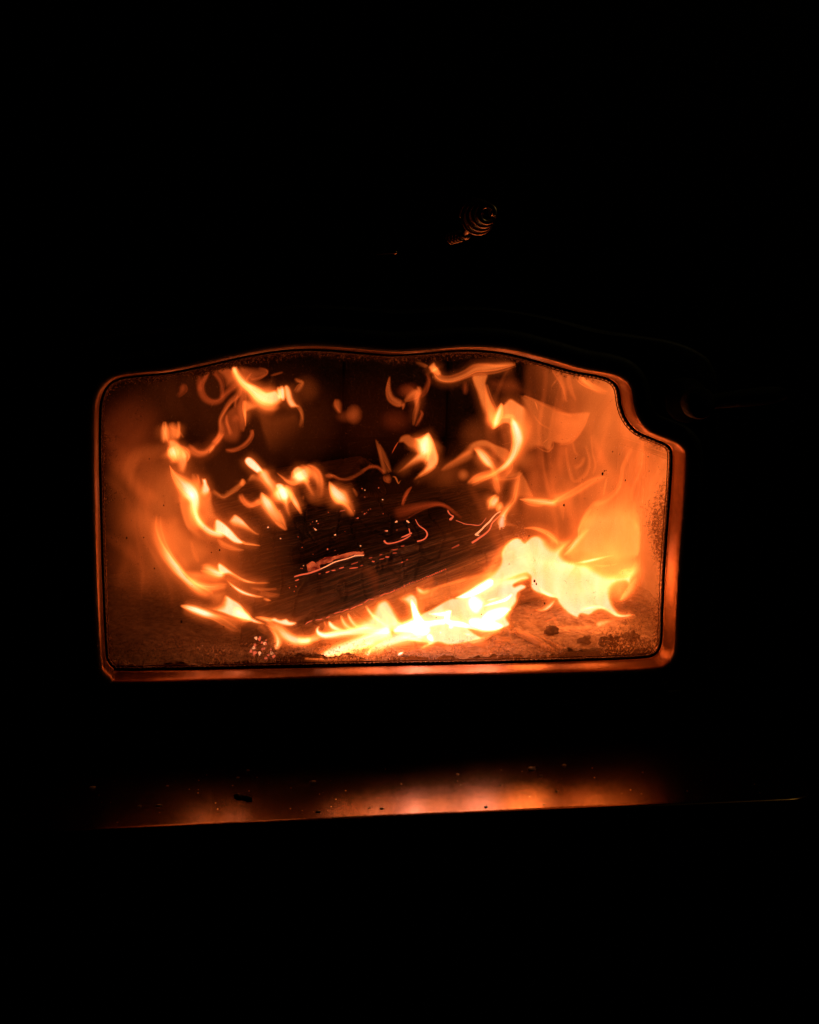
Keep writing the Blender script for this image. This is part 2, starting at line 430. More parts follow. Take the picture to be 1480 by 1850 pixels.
# soot specks stuck to the glass
def blob_mesh(c, r, seed, squash=(1, .4, 1), n=7, m=10, jit=.35, ax=None):
    V = []; th = np.linspace(0, math.pi, n); ph = np.linspace(0, 2 * math.pi, m, endpoint=False)
    for t in th:
        for p_ in ph:
            v = np.array([math.sin(t) * math.cos(p_), math.cos(t), math.sin(t) * math.sin(p_)])
            k = 1 + jit * nz(v * 1.7, seed)
            v = v * k * squash * r
            if ax is not None: v = ax @ v
            V.append(c + v)
    return np.array(V), grid_faces(n, m, True)
def join(parts):
    Vs, Fs, k = [], [], 0
    for V, F in parts:
        Vs.append(V); Fs.append(F + k); k += len(V)
    return np.vstack(Vs), np.vstack(Fs)
sp = [(1089, 856, 4.2), (1092, 851, 2.4), (1095, 850, 1.6), (1019, 913, 3.2), (1107, 816, 2.2), (1130, 868, 2.6), (1171, 825, 2), (1173, 851, 1.6), (1052, 866, 1.4), (966, 1050, 4.2), (969, 1055, 3.2), (984, 1090, 2.8),
      (920, 1019, 1.8), (956, 968, 2.2), (328, 1123, 4), (397, 994, 2.6), (382, 998, 1.9), (279, 1027, 2.2), (229, 972, 3), (260, 971, 1.8), (270, 829, 1.8), (296, 913, 2), (895, 1017, 1.5), (1040, 828, 1.6), (870, 1110, 2), (788, 1116, 1.8), (960, 1110, 1.6), (404, 1132, 1.8), (1150, 1105, 1.6)]
sp += [(random.uniform(930, 1190), random.uniform(700, 1120), random.uniform(.5, 1.2)) for _ in range(70)] + [(random.uniform(200, 420), random.uniform(760, 1140), random.uniform(.5, 1.1)) for _ in range(45)]
pp = [blob_mesh(P(x, y, .0289), r * PX * .62, i * 3.1, (.8, .3, 1.25), 5, 8, .7) for i, (x, y, r) in enumerate(sp)]
so = mesh('soot_speck', *join(pp), M_CHAR, DOOR); so['kind'] = 'stuff'

# latch boss and lever at the right of the door, behind the notch of the window
def tube(path, rad, nr=10, closed_ends=True):
    path = np.asarray(path, float); n = len(path); V = []
    t = np.gradient(path, axis=0); t /= np.linalg.norm(t, axis=1)[:, None]
    up = np.array([.13, .31, .94]); rad = np.broadcast_to(np.asarray(rad, float), (n,))
    for i in range(n):
        a = np.cross(t[i], up); a /= np.linalg.norm(a); b = np.cross(a, t[i])
        up = b
        for k in range(nr):
            f = 2 * math.pi * k / nr
            V.append(path[i] + (a * math.cos(f) + b * math.sin(f)) * rad[i])
    F = grid_faces(n, nr, True).tolist()
    if closed_ends: F += [list(range(nr)), list(range(n * nr - 1, (n - 1) * nr - 1, -1))]
    return np.array(V), F
def lathe(name, c, prof, mat, parent, n=40):      # axis along -Y
    V = [(c[0] + r * math.cos(a), c[1] - h, c[2] + r * math.sin(a)) for r, h in prof for a in np.linspace(0, 2 * math.pi, n, endpoint=False)]
    return mesh(name, V, grid_faces(len(prof), n, True), mat, parent)
hc = P(1235, 722, -.002)
hd = lathe('door_handle', hc, [(.0165, 0), (.0165, .006), (.0155, .008), (.008, .009), (.007, .020), (.0105, .021), (.0115, .024), (.0115, .032), (.010, .035), (0.0001, .0355)], M_MATTE, DOOR)
tv = tube([hc + np.array([0, -.028, 0]) + k * np.array([.008, -.001, .001]) for k in range(9)], [.005, .0052, .0056, .006, .0064, .0066, .0066, .006, .004])
mesh('lever', *tv, M_MATTE, hd)

# body round the door opening, ledge, firebox
def body_front():
    c = W + WN * .012; d = c - ctr; d = d / np.linalg.norm(d, axis=1)[:, None]
    big = np.array([[min(((.62 if u > 0 else .60) / abs(u)), ((.51 if v > 0 else .49) / abs(v)))] for u, v in d + 1e-9]) * d + ctr
    yy = lambda q, y: np.stack([q[:, 0], np.full(NO, y), q[:, 1]], -1)
    rr_ = [yy(c, .045), yy(c, .0305), yy(big, .0305), yy(big, .045)]
    mesh('body_front', np.vstack(rr_), grid_faces(4, NO, True), M_PAINT, STOVE, smooth=False)
body_front()
box('body_side', -.60, -.59, .0455, .60, -.38, .62, M_PAINT, STOVE)
box('body_side', .61, .62, .0455, .60, -.38, .62, M_PAINT, STOVE)
FB = box('firebox', -.295, .322, .355, .362, -.03, .30, M_MORTAR, STOVE)
box('baffle', -.29, .317, .046, .35, .285, .292, M_MORTAR, FB)
box('firebox_floor', -.29, .317, .046, .35, -.028, -.022, M_MORTAR, FB)
box('side_plate', -.295, -.291, .046, .354, -.02, .284, M_MORTAR, FB)
box('side_plate', .318, .322, .046, .354, -.02, .284, M_MORTAR, FB)
def brick_mesh(name, sx, sy, sz, mat, seed):
    n = 9; parts = []
    me_v, me_f = [], []
    def face(o, u, v):
        k = len(me_v)
        for i in range(n):
            for j in range(n):
                p_ = np.array(o) + np.array(u) * i / (n - 1) + np.array(v) * j / (n - 1)
                ed = min(i, j, n - 1 - i, n - 1 - j)
                nrm = np.cross(u, v); nrm = nrm / np.linalg.norm(nrm)
                me_v.append(p_ + nrm * ((-.0014 if ed == 0 else 0) + .0012 * nz(p_ * 40, seed)))
        me_f.extend((grid_faces(n, n) + k).tolist())
    face((-sx / 2, -sy / 2, -sz / 2), (sx, 0, 0), (0, 0, sz)); face((sx / 2, sy / 2, -sz / 2), (-sx, 0, 0), (0, 0, sz))
    face((-sx / 2, sy / 2, -sz / 2), (0, -sy, 0), (0, 0, sz)); face((sx / 2, -sy / 2, -sz / 2), (0, sy, 0), (0, 0, sz))
    face((-sx / 2, -sy / 2, sz / 2), (sx, 0, 0), (0, sy, 0)); face((-sx / 2, sy / 2, -sz / 2), (sx, 0, 0), (0, -sy, 0))
    me = bpy.data.meshes.new(name); me.from_pydata([tuple(v) for v in me_v], [], me_f); me.materials.append(mat); me.update()
    me.polygons.foreach_set('use_smooth', [True] * len(me.polygons))
    return me
base = LOC[FB] if FB in LOC else np.zeros(3)
bm1 = brick_mesh('brick', .098, .030, .146, M_BRICK, 1.)
bm2 = brick_mesh('brick', .030, .098, .146, M_BRICKLIT, 5.)
bm3 = brick_mesh('brick', .030, .098, .146, M_BRICK, 9.)
def brick(me, loc):
    o = bpy.data.objects.new('brick', me); COL.objects.link(o); o.parent = FB
    o.location = tuple(np.array(loc) - base + rng.normal(0, .0006, 3)); o.rotation_euler = tuple(rng.normal(0, .004, 3))
for i in range(6):
    for j in range(2): brick(bm1, (-.2365 + i * .1, .336, .055 + j * .1485))
for i in range(3):
    for j in range(2):
        brick(bm3, (-.2745, .096 + i * .1, .055 + j * .1485))
        brick(bm2, (.3015, .096 + i * .1, .055 + j * .1485))

# the ledge: a rounded tray lip standing out in front of the door
def ledge():
    z = -.060; x0, x1, yf, yb, r = -.292, .279, -.1465, .0300, .030
    c = []
    for k in range(13):
        a = math.pi + k / 12 * math.pi / 2; c.append((x0 + r + r * math.cos(a), yf + r + r * math.sin(a)))
    for k in range(1, 24): c.append((x0 + r + (x1 - x0 - 2 * r) * k / 24, yf))
    for k in range(13):
        a = -math.pi / 2 + k / 12 * math.pi / 2; c.append((x1 - r + r * math.cos(a), yf + r + r * math.sin(a)))
    c.append((x1, yb)); c.append((x0, yb)); c = np.array(c)
    # the lip's front edge runs a touch closer at its right end
    c[:, 1] -= (c[:, 0] + .05) * .02 * (c[:, 1] < 0)
    m = c.mean(0); V = []; lv = [(1, 0), (.9985, 0), (1.0, -.0006), (1.004, -.0035), (1.0045, -.012), (1.0035, -.0155)]
    prof = [(0.006, 0), (.0032, 0.0), (.0012, -.0006), (0, -.0022), (0, -.013), (.0015, -.015)]
    nrm = np.zeros_like(c); t = np.roll(c, -1, 0) - np.roll(c, 1, 0); t /= np.linalg.norm(t, axis=1)[:, None]
    nrm[:] = np.stack([-t[:, 1], t[:, 0]], -1)
    if ((c - m) * nrm).sum() > 0: nrm = -nrm      # points inward
    n = len(c)
    for ins, dz in prof:
        cc = c + nrm * ins; V.append(np.stack([cc[:, 0], cc[:, 1], np.full(n, z + dz)], -1))
    F = grid_faces(len(prof), n, True).tolist() + [list(range(n)), list(range(len(prof) * n - 1, (len(prof) - 1) * n - 1, -1))]
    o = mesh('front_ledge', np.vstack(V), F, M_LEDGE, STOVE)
    for p_ in o.data.polygons:
        if len(p_.vertices) > 4: p_.use_smooth = False
    return o
ledge()

# spring handle of the air damper, above the door
hp = empty('handle_anchor', (0, 0, 0), None, None) if False else None
def helix(A, B, rA, rB, turns, wire, n=240, ends=False):
    A, B = np.array(A), np.array(B); ax = (B - A) / np.linalg.norm(B - A)
    u = np.cross(ax, [0, 0, 1.]); u /= np.linalg.norm(u); v = np.cross(u, ax); pts = []
    for i in range(n):
        t = i / (n - 1); r_ = rA + (rB - rA) * t; a = t * turns * 2 * math.pi
        pts.append(A + (B - A) * t + (u * math.cos(a) + v * math.sin(a)) * r_)
    return tube(pts, wire, 8)
A_, B_ = P(859, 394, -.085), P(883, 384, -.125)
rod = mesh('damper_handle', *tube([P(800, 436, .031), P(818, 431, -.045), P(840, 423, -.068), P(850, 408, -.08), A_, (A_ + B_) / 2], .0022), M_STEEL, STOVE)
mesh('spring_coil', *helix(A_, B_, .0112, .0040, 4.6, .0017), M_STEEL, rod)
mesh('small_spring', *helix(P(812, 432, -.045), P(834, 426, -.062), .0032, .0030, 4.0, .0010, 160), M_STEEL, rod)
mesh('end_nut', *blob_mesh(P(842, 424, -.068), .0036, 3., (1, 1, 1), 8, 12, .1), M_STEEL, rod)
_r = P(715, 456, -.088)  # made-up pin reaching forward so its head shows a small glint
pin = lathe('damper_pin', (_r[0], .0300, _r[2]), [(.0009, 0), (.0009, .1150)], M_MATTE, STOVE, 10)
lathe('pin_head', (_r[0], .0300, _r[2]), [(.0009, .1140), (.0012, .1145), (.0014, .1160), (.0012, .1176), (.0008, .1186), (.00002, .1190)], M_STEEL, pin, 14)

# ------------------------------------------------------------------ logs and ash
SOLID = []


def build_log(name, A, B, label, cat, char_fn, seed, nl=190, na=150, amp=.0022, ridge=.0012, dents=(), sharp=True, parent=None, ragged=.012):
    A = np.array(A); B = np.array(B)
    def section(Cn):
        pts = np.vstack([Cn, Cn[:1]]); s = np.r_[0, np.cumsum(np.linalg.norm(np.diff(pts, axis=0), axis=1))]
        return pts, s
    pA, sA = section(A); s = np.linspace(0, 1, na, endpoint=False)
    uA = sA / sA[-1]; uv = []
    VA = np.stack([np.interp(s, uA, pA[:, k]) for k in range(3)], -1); pB = np.vstack([B, B[:1]])
    VB = np.stack([np.interp(s, uA, pB[:, k]) for k in range(3)], -1)
    for Vx in (VA, VB):     # soften the section's corners a little
        for _ in range(2 if sharp else 10): Vx[:] = (np.roll(Vx, 1, 0) + 2 * Vx + np.roll(Vx, -1, 0)) / 4
    cA, cB = VA.mean(0), VB.mean(0); Ln = np.linalg.norm(cB - cA); ax = (cB - cA) / Ln
    V = []; CH = []
    for i in range(nl):
        t = i / (nl - 1)
        c = cA + (cB - cA) * t
        for j in range(na):
            p_ = VA[j] * (1 - t) + VB[j] * t
            o_ = p_ - c; o_ = o_ - ax * (o_ @ ax); l_ = np.linalg.norm(o_); o_ = o_ / l_
            per = s[j] * sA[-1]
            d = amp * nz((t * Ln * 9, per * 30, 0), seed) + ridge * nz((t * Ln * 14, per * 260, 3), seed) + ridge * .6 * nz((t * Ln * 70, per * 500, 7), seed)
            cr = nz((t * Ln * 55, per * 22, 11), seed)
            if abs(cr) < .05: d -= .0024 * (1 - abs(cr) / .05)
            q_ = p_ + o_ * d
            e = 0
            if i == 0: e = -1
            if i == nl - 1: e = 1
            if e: q_ = q_ + ax * ragged * .3 * nz((s[j] * 9, e, 0), seed) * 2 - o_ * .002
            V.append(q_); uv.append((t * Ln, per)); CH.append(char_fn(s[j], t))
    V = np.array(V)
    for (c0, r0, dep) in dents:
        d = np.linalg.norm(V - c0, axis=1); cc = (V.mean(0) - c0); cc /= np.linalg.norm(cc)
        V += cc * (dep * np.exp(-(d / r0) ** 2 * 2))[:, None]
    F = grid_faces(nl, na, True, True).tolist()
    k = len(V)
    # end caps: rings shrinking to the centre, rough
    VV = [V]; uvl = list(uv)
    for e, i0, cc in ((0, 0, cA), (1, (nl - 1) * na, cB)):
        prev = list(range(i0, i0 + na))
        for rr in (.75, .5, .25, .02):
            base_ = V[i0:i0 + na]
            nv = cc + (base_ - cc) * rr + np.outer([.003 * nz(((b_ - cc) * rr * 60), seed) for b_ in base_], ax)
            VV.append(nv); cur = list(range(k, k + na)); k += na
            uvl += [(u_[0] + (1 - rr) * .03, u_[1]) for u_ in uv[i0:i0 + na]]; CH += [1.] * na
            for j in range(na):
                q_ = [prev[j], prev[(j + 1) % na], cur[(j + 1) % na], cur[j]]
                F.append(q_ if e == 0 else q_[::-1])
            prev = cur
    V = np.vstack(VV)
    o = mesh(name, V, F, M_LOG, parent, {'char': np.array(CH)}, np.array(uvl))
    SOLID.append(BVHTree.FromPolygons([tuple(v) for v in V], F))
    if label: put(o, label, cat)
    return o


def px(*a): return [P(x, y, Y) for x, y, Y in a]
# corners in order: lower front edge, ridge, top, back, underside
LA = px((436, 1172, .090), (428, 1072, .105), (428, 940, .150), (440, 960, .23), (480, 1205, .135))
LB = px((955, 966, .160), (945, 925, .172), (885, 862, .215), (900, 890, .275), (985, 1085, .195))
def charA(s, t):
    # the underside, just split by the heat, is still brown wood
    k = 1.0
    if s > .72: k = .55 + .15 * t
    elif s < .2: k = 1.
    return k
BIG = build_log('charred_log', LA, LB, 'big split log, charred black on top with a glowing ember seam, lying across the firebox', 'log', charA, 2.3,
                nl=260, na=200, dents=((np.array(P(548, 990, .125)), .022, .016), (np.array(P(575, 975, .13)), .014, .006)))
LA = px((505, 1212, .054), (506, 1187, .056), (520, 1160, .100), (540, 1195, .11))
LB = px((1012, 1206, .056), (1010, 1180, .060), (1004, 1146, .108), (1012, 1185, .12))
FLAT = build_log('split_log', LA, LB, 'flat pale split piece of wood lying along the glass below the flames', 'log', lambda s, t: 0. if s < .62 else .3, 5.1, nl=200, na=90, amp=.003, ridge=.0010)
LA = px((372, 985, .225), (380, 905, .235), (470, 850, .27), (520, 900, .30), (430, 1020, .28))
LB = px((640, 900, .255), (640, 850, .262), (655, 822, .28), (690, 850, .31), (690, 900, .30))
build_log('charred_log', LA, LB, 'smaller dark log at the back, upper left behind the row of small flames', 'log', lambda s, t: .55, 8.7, nl=120, na=90)
LA = px((700, 868, .25), (700, 800, .255), (740, 765, .275), (800, 800, .31), (780, 870, .30))
LB = px((960, 1010, .235), (985, 940, .24), (1010, 905, .27), (1020, 960, .31), (990, 1010, .30))


def ash():
    nx, ny = 300, 150
    xs = np.linspace(-.262, .288, nx); ys = np.linspace(.0345, .330, ny); V = []
    for y in ys:
        for x in xs:
            p_ = (x * 26, y * 26, 0)
            z = -.0085 + .005 * nz(p_, 4) + .0016 * nz((x * 140, y * 140, 0), 9) + .0012 * nz((x * 500, y * 500, 0), 1)
            front = math.exp(-((y - .036) / .007) ** 2)
            z += front * (.0035 + .0040 * nz((x * 60, 0, 0), 2) + .0022 * nz((x * 220, y * 200, 0), 6) + .0014 * nz((x * 700, y * 600, 0), 8))
            z += .012 * max(0, (y - .12) / .2)
            V.append((x, y, z))
    F = grid_faces(ny, nx)
    o = mesh('ash_bed', V, F, M_ASH); put(o, 'grey-brown wood ash covering the firebox floor, heaped against the glass', 'ash', kind='stuff')
    SOLID.append(BVHTree.FromPolygons(V, F.tolist()))
ash()


def hit(x, y, lift=0.0):
    """where the ray through photo point x, y meets the logs or the ash"""
    d = Vector(P(x, y, 1.0) - CAM).normalized(); best = None
    for b in SOLID:
        h = b.ray_cast(Vector(CAM), d)
        if h[0] is not None and (best is None or h[3] < best[0]): best = (h[3], h[0], h[1])
    if best is None: return P(x, y, .15), np.array([0, -1., 0])
    n = np.array(best[2]); n = n if n @ np.array(d) < 0 else -n
    return np.array(best[1]) + n * lift, n


# glowing curls of bark and ember seams on the big log
def curl(pts, wd, mat, name='glowing_fibre', parent=BIG, lift=.0006, label=None, ins=None):
    c = spline([(x, y, w_) for x, y, w_ in pts], 2.5)
    path = [hit(x, y, lift)[0] for x, y, w_ in c]
    path = np.array(path)
    for _ in range(3): path[1:-1] = (path[:-2] + 2 * path[1:-1] + path[2:]) / 4
    o = mesh(name, *tube(path, np.maximum(c[:, 2] * PX * .5 * wd, .0002), 7), mat, parent)
    if label: o['label'] = label
    return o
def tl(t, *pts):   # a zoomed view's own scale -> photo coordinates
    x0, y0, s_ = t
    return [(x0 + p_[0] / s_, y0 + p_[1] / s_, p_[2] / s_) for p_ in pts]
VO, V5, VG, VL = (500, 880, 6.167), (500, 920, 4.111), (540, 1040, 6.167), (840, 820, 6.167)
curl(tl(VO, (1198, 605, 24), (1215, 632, 20), (1290, 630, 14), (1370, 608, 14), (1440, 575, 14), (1490, 545, 12)), 1, M_EMBER)
curl(tl(V5, (925, 210, 6), (960, 200, 12), (1005, 178, 12)), 1, M_EMBER)
curl(tl(V5, (985, 145, 8), (988, 180, 8)), 1, M_EMBER)
curl(tl(V5, (965, 88, 10), (985, 104, 8)), 1, M_EMBERHOT)
curl(tl(V5, (1030, 78, 5), (1055, 125, 7), (1100, 155, 10), (1120, 185, 13), (1100, 222, 11), (1045, 240, 12)), 1, M_EMBER)
curl(tl(V5, (1272, 12, 14), (1292, 50, 9), (1318, 52, 14), (1290, 82, 22)), 1, M_EMBER)
curl(tl(V5, (1330, 85, 5), (1400, 112, 6), (1500, 122, 6)), 1, M_EMBER)
curl(tl(V5, (1300, 292, 9), (1352, 268, 14)), 1, M_EMBERDIM)
curl(tl(VL, (-20, 780, 8), (80, 795, 7), (165, 800, 9), (200, 770, 7), (235, 715, 6)), 1, M_EMBER)
curl(tl(VL, (420, 635, 8), (340, 680, 12), (270, 760, 20), (190, 840, 22), (115, 905, 26)), 1, M_EMBERHOT)
curl(tl(VL, (118, 888, 20), (135, 912, 20), (158, 912, 12)), 1, M_EMBERHOT)
curl(tl(VL, (395, 690, 8), (310, 760, 16), (270, 850, 20), (190, 920, 26), (80, 995, 28)), 1, M_EMBER)
curl(tl(VO, (195, 1003, 14), (280, 980, 18), (350, 968, 18), (430, 940, 22), (490, 920, 14)), 1, M_EMBER)
curl(tl(VO, (440, 862, 8), (462, 890, 8), (492, 920, 10)), 1, M_EMBER)
curl(tl(VO, (488, 920, 10), (560, 885, 13), (620, 850, 14), (700, 822, 12), (800, 795, 12), (880, 768, 14), (972, 765, 12)), 1, M_EMBERHOT, label='brightest rim of the peeled glowing bark')
curl(tl(VO, (860, 765, 8), (905, 742, 14), (960, 752, 8)), 1, M_EMBER)
# the peeled bark strip itself: a curved flap standing off the log
def flap(top, bot, mat, name, lift=.004, label=None):
    n = 40; a = spline([(x, y, 0) for x, y in top], 2); b = spline([(x, y, 0) for x, y in bot], 2)
    f_ = lambda c: np.stack([np.interp(np.linspace(0, 1, n), np.linspace(0, 1, len(c)), c[:, k]) for k in range(2)], -1)
    a, b = f_(a), f_(b); V = []; m_ = 8
    for i in range(n):
        for j in range(m_):
            t = j / (m_ - 1); q_ = b[i] * (1 - t) + a[i] * t
            jag = .8 * nz((i * .9, j * .5, 0), 5) if j == m_ - 1 else 0
            V.append(hit(q_[0], q_[1] + jag, lift * math.sin(math.pi * (1 - t) * .6) + .0005 + .0006 * nz((i * .5, j, 2), 3))[0])
    V = np.array(V); o = mesh(name, V, grid_faces(n, m_), mat, BIG)
    so_ = o.modifiers.new('thick', 'SOLIDIFY'); so_.thickness = .0008
    if label: o['label'] = label
def bark_mat():
    m, nt, out = newmat('smouldering_bark'); L = nt.links
    tc = N(nt, 'ShaderNodeTexCoord'); n1 = N(nt, 'ShaderNodeTexNoise', Scale=150., Detail=3., Roughness=.5); L.new(tc.outputs['Object'], n1.inputs['Vector'])
    cr = N(nt, 'ShaderNodeValToRGB'); e = cr.color_ramp.elements; e[0].position = .38; e[0].color = (.16, .010, .004, 1); e[1].position = .66; e[1].color = (.72, .10, .028, 1)
    L.new(n1.outputs[0], cr.inputs[0]); em = N(nt, 'ShaderNodeEmission', Strength=1.); L.new(cr.outputs[0], em.inputs[0]); L.new(em.outputs[0], out.inputs[0])
    m.cycles.emission_sampling = 'NONE'
    return m
M_BARK = bark_mat()
to = lambda *p_: [(500 + x / 6.167, 880 + y / 6.167) for x, y in p_]
flap(to((442, 850), (540, 800), (640, 783), (760, 772), (860, 752), (935, 740)), to((488, 915), (560, 882), (650, 840), (760, 803), (860, 776), (965, 765)), M_BARK, 'peeled_bark', label='long glowing flap of bark peeling off the log')
flap(to((345, 872), (400, 842), (440, 868)), to((350, 962), (420, 940), (485, 918)), M_BARK, 'peeled_bark', .0015, label='short torn flap at the left end of the glowing seam')

def dots(lst, t, mat, name, lift=.0004, stretch=1., parent=BIG):
    parts = []
    for k, d_ in enumerate(lst):
        x, y, r = d_[:3]; x = t[0] + x / t[2]; y = t[1] + y / t[2]
        c, n = hit(x, y, lift)
        parts.append(blob_mesh(c, r * PX, k * 1.7, (1, 1, 1), 5, 7, .8))
    o = mesh(name, *join(parts), mat, parent); o['kind'] = 'stuff'
    return o
dots([(36, 267, 1.1), (575, 285, .9), (400, 388, .8), (462, 410, .9), (378, 415, .7), (408, 458, .7), (280, 672, 1.2), (238, 556, .8), (565, 697, 1.3), (950, 20, 1.2), (1133, 10, 1.2), (978, 113, 1.0), (850, 157, 1.2), (978, 300, 1.2), (1000, 285, .7),
      (1020, 260, .7), (1045, 248, .7), (1185, 300, .9), (903, 347, 1.3), (888, 350, .8), (1340, 480, .9), (143, 1125, 1.1), (745, 95, 1.2), (868, 268, .8), (950, 280, .6), (760, 497, .7), (650, 708, .7), (405, 750, .7), (680, 752, .7), (285, 910, 1.0), (268, 908, .8), (215, 1110, 1.1), (195, 1165, 1.0)],
     VO, M_EMBER, 'ember')
dots([(445, 380, 1.1), (436, 478, 1.5), (425, 468, 1.1), (650, 533, 1.4), (640, 536, .9), (935, 660, 1.3), (978, 33, 1.3), (1180, 143, 1.3), (1338, 390, 1.6), (1325, 395, 1.2), (1460, 385, 1.7), (40, 573, 1.4), (298, 878, 1.0), (-98, 452, 1.5), (1230, 492, 1.3)], VO, M_EMBERHOT, 'ember')
# dashes along the seams: short glowing cracks, each a part
seam = [(VO, 470, 970, 505, 964), (VO, 545, 952, 585, 941), (VO, 610, 934, 665, 920), (VO, 695, 908, 785, 885), (VO, 830, 862, 975, 820), (VO, 1025, 797, 1095, 775), (VO, 1145, 756, 1195, 742),
        (VO, 1280, 706, 1350, 685), (VO, 1060, 832, 1110, 825), (VO, 1145, 806, 1195, 795), (VO, 810, 912, 900, 893), (VO, 930, 877, 975, 865), (VO, 205, 1042, 245, 1030), (VO, 1210, 778, 1260, 772), (VO, 1295, 745, 1365, 735), (VO, 1385, 668, 1440, 655), (VO, 1385, 840, 1415, 828), (VO, 1440, 815, 1480, 800), (VO, 1205, 496, 1240, 488), (VO, 710, 272, 760, 262)]
for t, xa, ya, xb, yb in seam:
    if random.random() < .5: xb = xa + (xb - xa) * random.uniform(.45, .8); yb = ya + (yb - ya) * .6
    ya += random.uniform(-4, 4)
    curl(tl(t, (xa, ya, 9), ((xa + xb) / 2, (ya + yb) / 2 + 1, 14), (xb, yb, 8)), 1, M_EMBERDIM if random.random() < .6 else M_EMBER, 'ember_seam')
for xa, ya, xb, yb in [(60, 542, 145, 500), (180, 492, 275, 460), (290, 457, 335, 440), (380, 412, 455, 390), (475, 385, 545, 360), (575, 355, 640, 325), (645, 322, 705, 298), (715, 290, 770, 270), (775, 268, 828, 245), (890, 215, 945, 190), (950, 192, 1000, 180), (1005, 178, 1050, 158)]:
    curl(tl(VG, (xa, ya, 7), ((xa + xb) / 2, (ya + yb) / 2 - 1, 12), (xb, yb, 6)), 1, M_EMBER, 'ember_seam', lift=.0016)
dots([(1060 + k * 21, 158 - k * 8.8 + (k % 2) * 3, random.uniform(.8, 1.7)) for k in range(28)], VG, M_EMBER, 'ember', .0008)
dots([(560 + k * 13, 352 - k * 5.6, random.uniform(.3, .8)) for k in range(40)], VG, M_EMBERDIM, 'ember', .0008)

# glowing heap of ember bits in the ash at lower left
VF = (280, 1040, 5.286)
HEAP = empty('ember_heap', hit(475, 1175)[0], 'small heap of crackling red embers in the ash at the lower left', 'embers')
for k, (x, y, r) in enumerate([(965, 592, 2.2), (990, 612, 2.0), (1003, 588, 1.6), (1020, 630, 1.8), (1045, 645, 2.2), (1055, 660, 1.6), (1058, 610, 1.0), (950, 672, 2.3), (945, 700, 2.6), (918, 735, 2.2), (955, 745, 2.4), (945, 768, 2.0), (1000, 745, 2.2), (1022, 712, 1.8), (1042, 705, 1.3), (1110, 715, 1.5), (1115, 750, 2.6), (1085, 765, 1.8), (1138, 782, 2.2), (1065, 797, 2.0), (1000, 765, 1.2), (1145, 775, 1.3)]):
    c, n = hit(280 + x / 5.286, 1040 + y / 5.286, .0008)
    V, F = blob_mesh(c, r * PX * 1.15, k * 2.2, (1.1, .8, 1.2), 7, 9, 1.1)
    mesh('ember', V, F, M_EMBERHOT if k % 4 == 0 else M_EMBER, HEAP)
for pts in (((460, 1185), (470, 1172)), ):
    pass

# splinters, charcoal
def splinter(name, pts, label, mat=M_WOODC, th=.6, grp_=None, cat='wood splinter'):
    c = spline(pts, 2.0); path = np.array([hit(x, y, .0012 + w_ * PX * .3)[0] for x, y, w_ in c])
    for _ in range(4): path[1:-1] = (path[:-2] + 2 * path[1:-1] + path[2:]) / 4
    V, F = tube(path, np.maximum(c[:, 2] * PX * .5, .0003), 10)
    V = V + np.array([[.0010 * nz(v * 400, 3), 0, .0010 * nz(v * 300, 8)] for v in V])
    uv = np.array([(i // 10 * 2 * PX, (i % 10) * .001) for i in range(len(V))])
    o = mesh(name, V, F, mat, uv=uv); put(o, label, cat, grp_)
splinter('wood_splinter', [(928, 1146, 6), (945, 1152, 13), (965, 1162, 15), (985, 1172, 13), (1003, 1180, 5)], 'broad frayed pale splinter leaning to the right at the bottom of the window')
splinter('wood_splinter', [(975, 1153, 2), (992, 1163, 5), (1008, 1172, 6), (1024, 1181, 3)], 'thin straight splinter right of the broad frayed one')
splinter('wood_splinter', [(878, 1158, 5), (890, 1149, 10), (905, 1145, 6)], 'short curled brown splinter left of the broad frayed one')
fr = []
for k in range(46):
    x = random.gauss(934, 13); y = 1146 + (x - 934) * .35 + random.gauss(0, 4)
    c, n = hit(x, y, .002); a = random.uniform(0, 6.28); l_ = random.uniform(.001, .005)
    fr.append((lambda V, F: (V, np.array(F[:-2])))(*tube([c, c + np.array([math.cos(a), -.4, math.sin(a)]) * l_ * .5, c + np.array([math.cos(a + .4), -.6, math.sin(a + .4)]) * l_], [.0005, .0004, .0001], 5)))
put(mesh('shredded_fibre', *join(fr), M_WOODC), 'tuft of shredded wood fibres on top of the broad frayed splinter', 'wood fibres', kind='stuff')
for k, (x, y, r, lab) in enumerate([(1060, 1158, 10, 'round charcoal lump near the lower right corner'), (1105, 1160, 14, 'largest charcoal lump, in the lower right corner'),
                                    (1145, 1150, 12, 'small charcoal lump by the right wall'), (1000, 1140, 11, 'charcoal lump behind the thin splinter'), 
                                    ]):
    c, n = hit(x, y + r * .7)
    V, F = blob_mesh(c + np.array([0, .004, r * PX * .55]), r * PX, k * 5.3, (1.2, 1, .85), 18, 26, .9)
    V = V + np.array([[.0012 * nz(v * 260, k), .0012 * nz(v * 250, k + 5), .0012 * nz(v * 270, k + 9)] for v in V])
    put(mesh('charcoal_lump', V, F, M_CHAR), lab, 'charcoal')

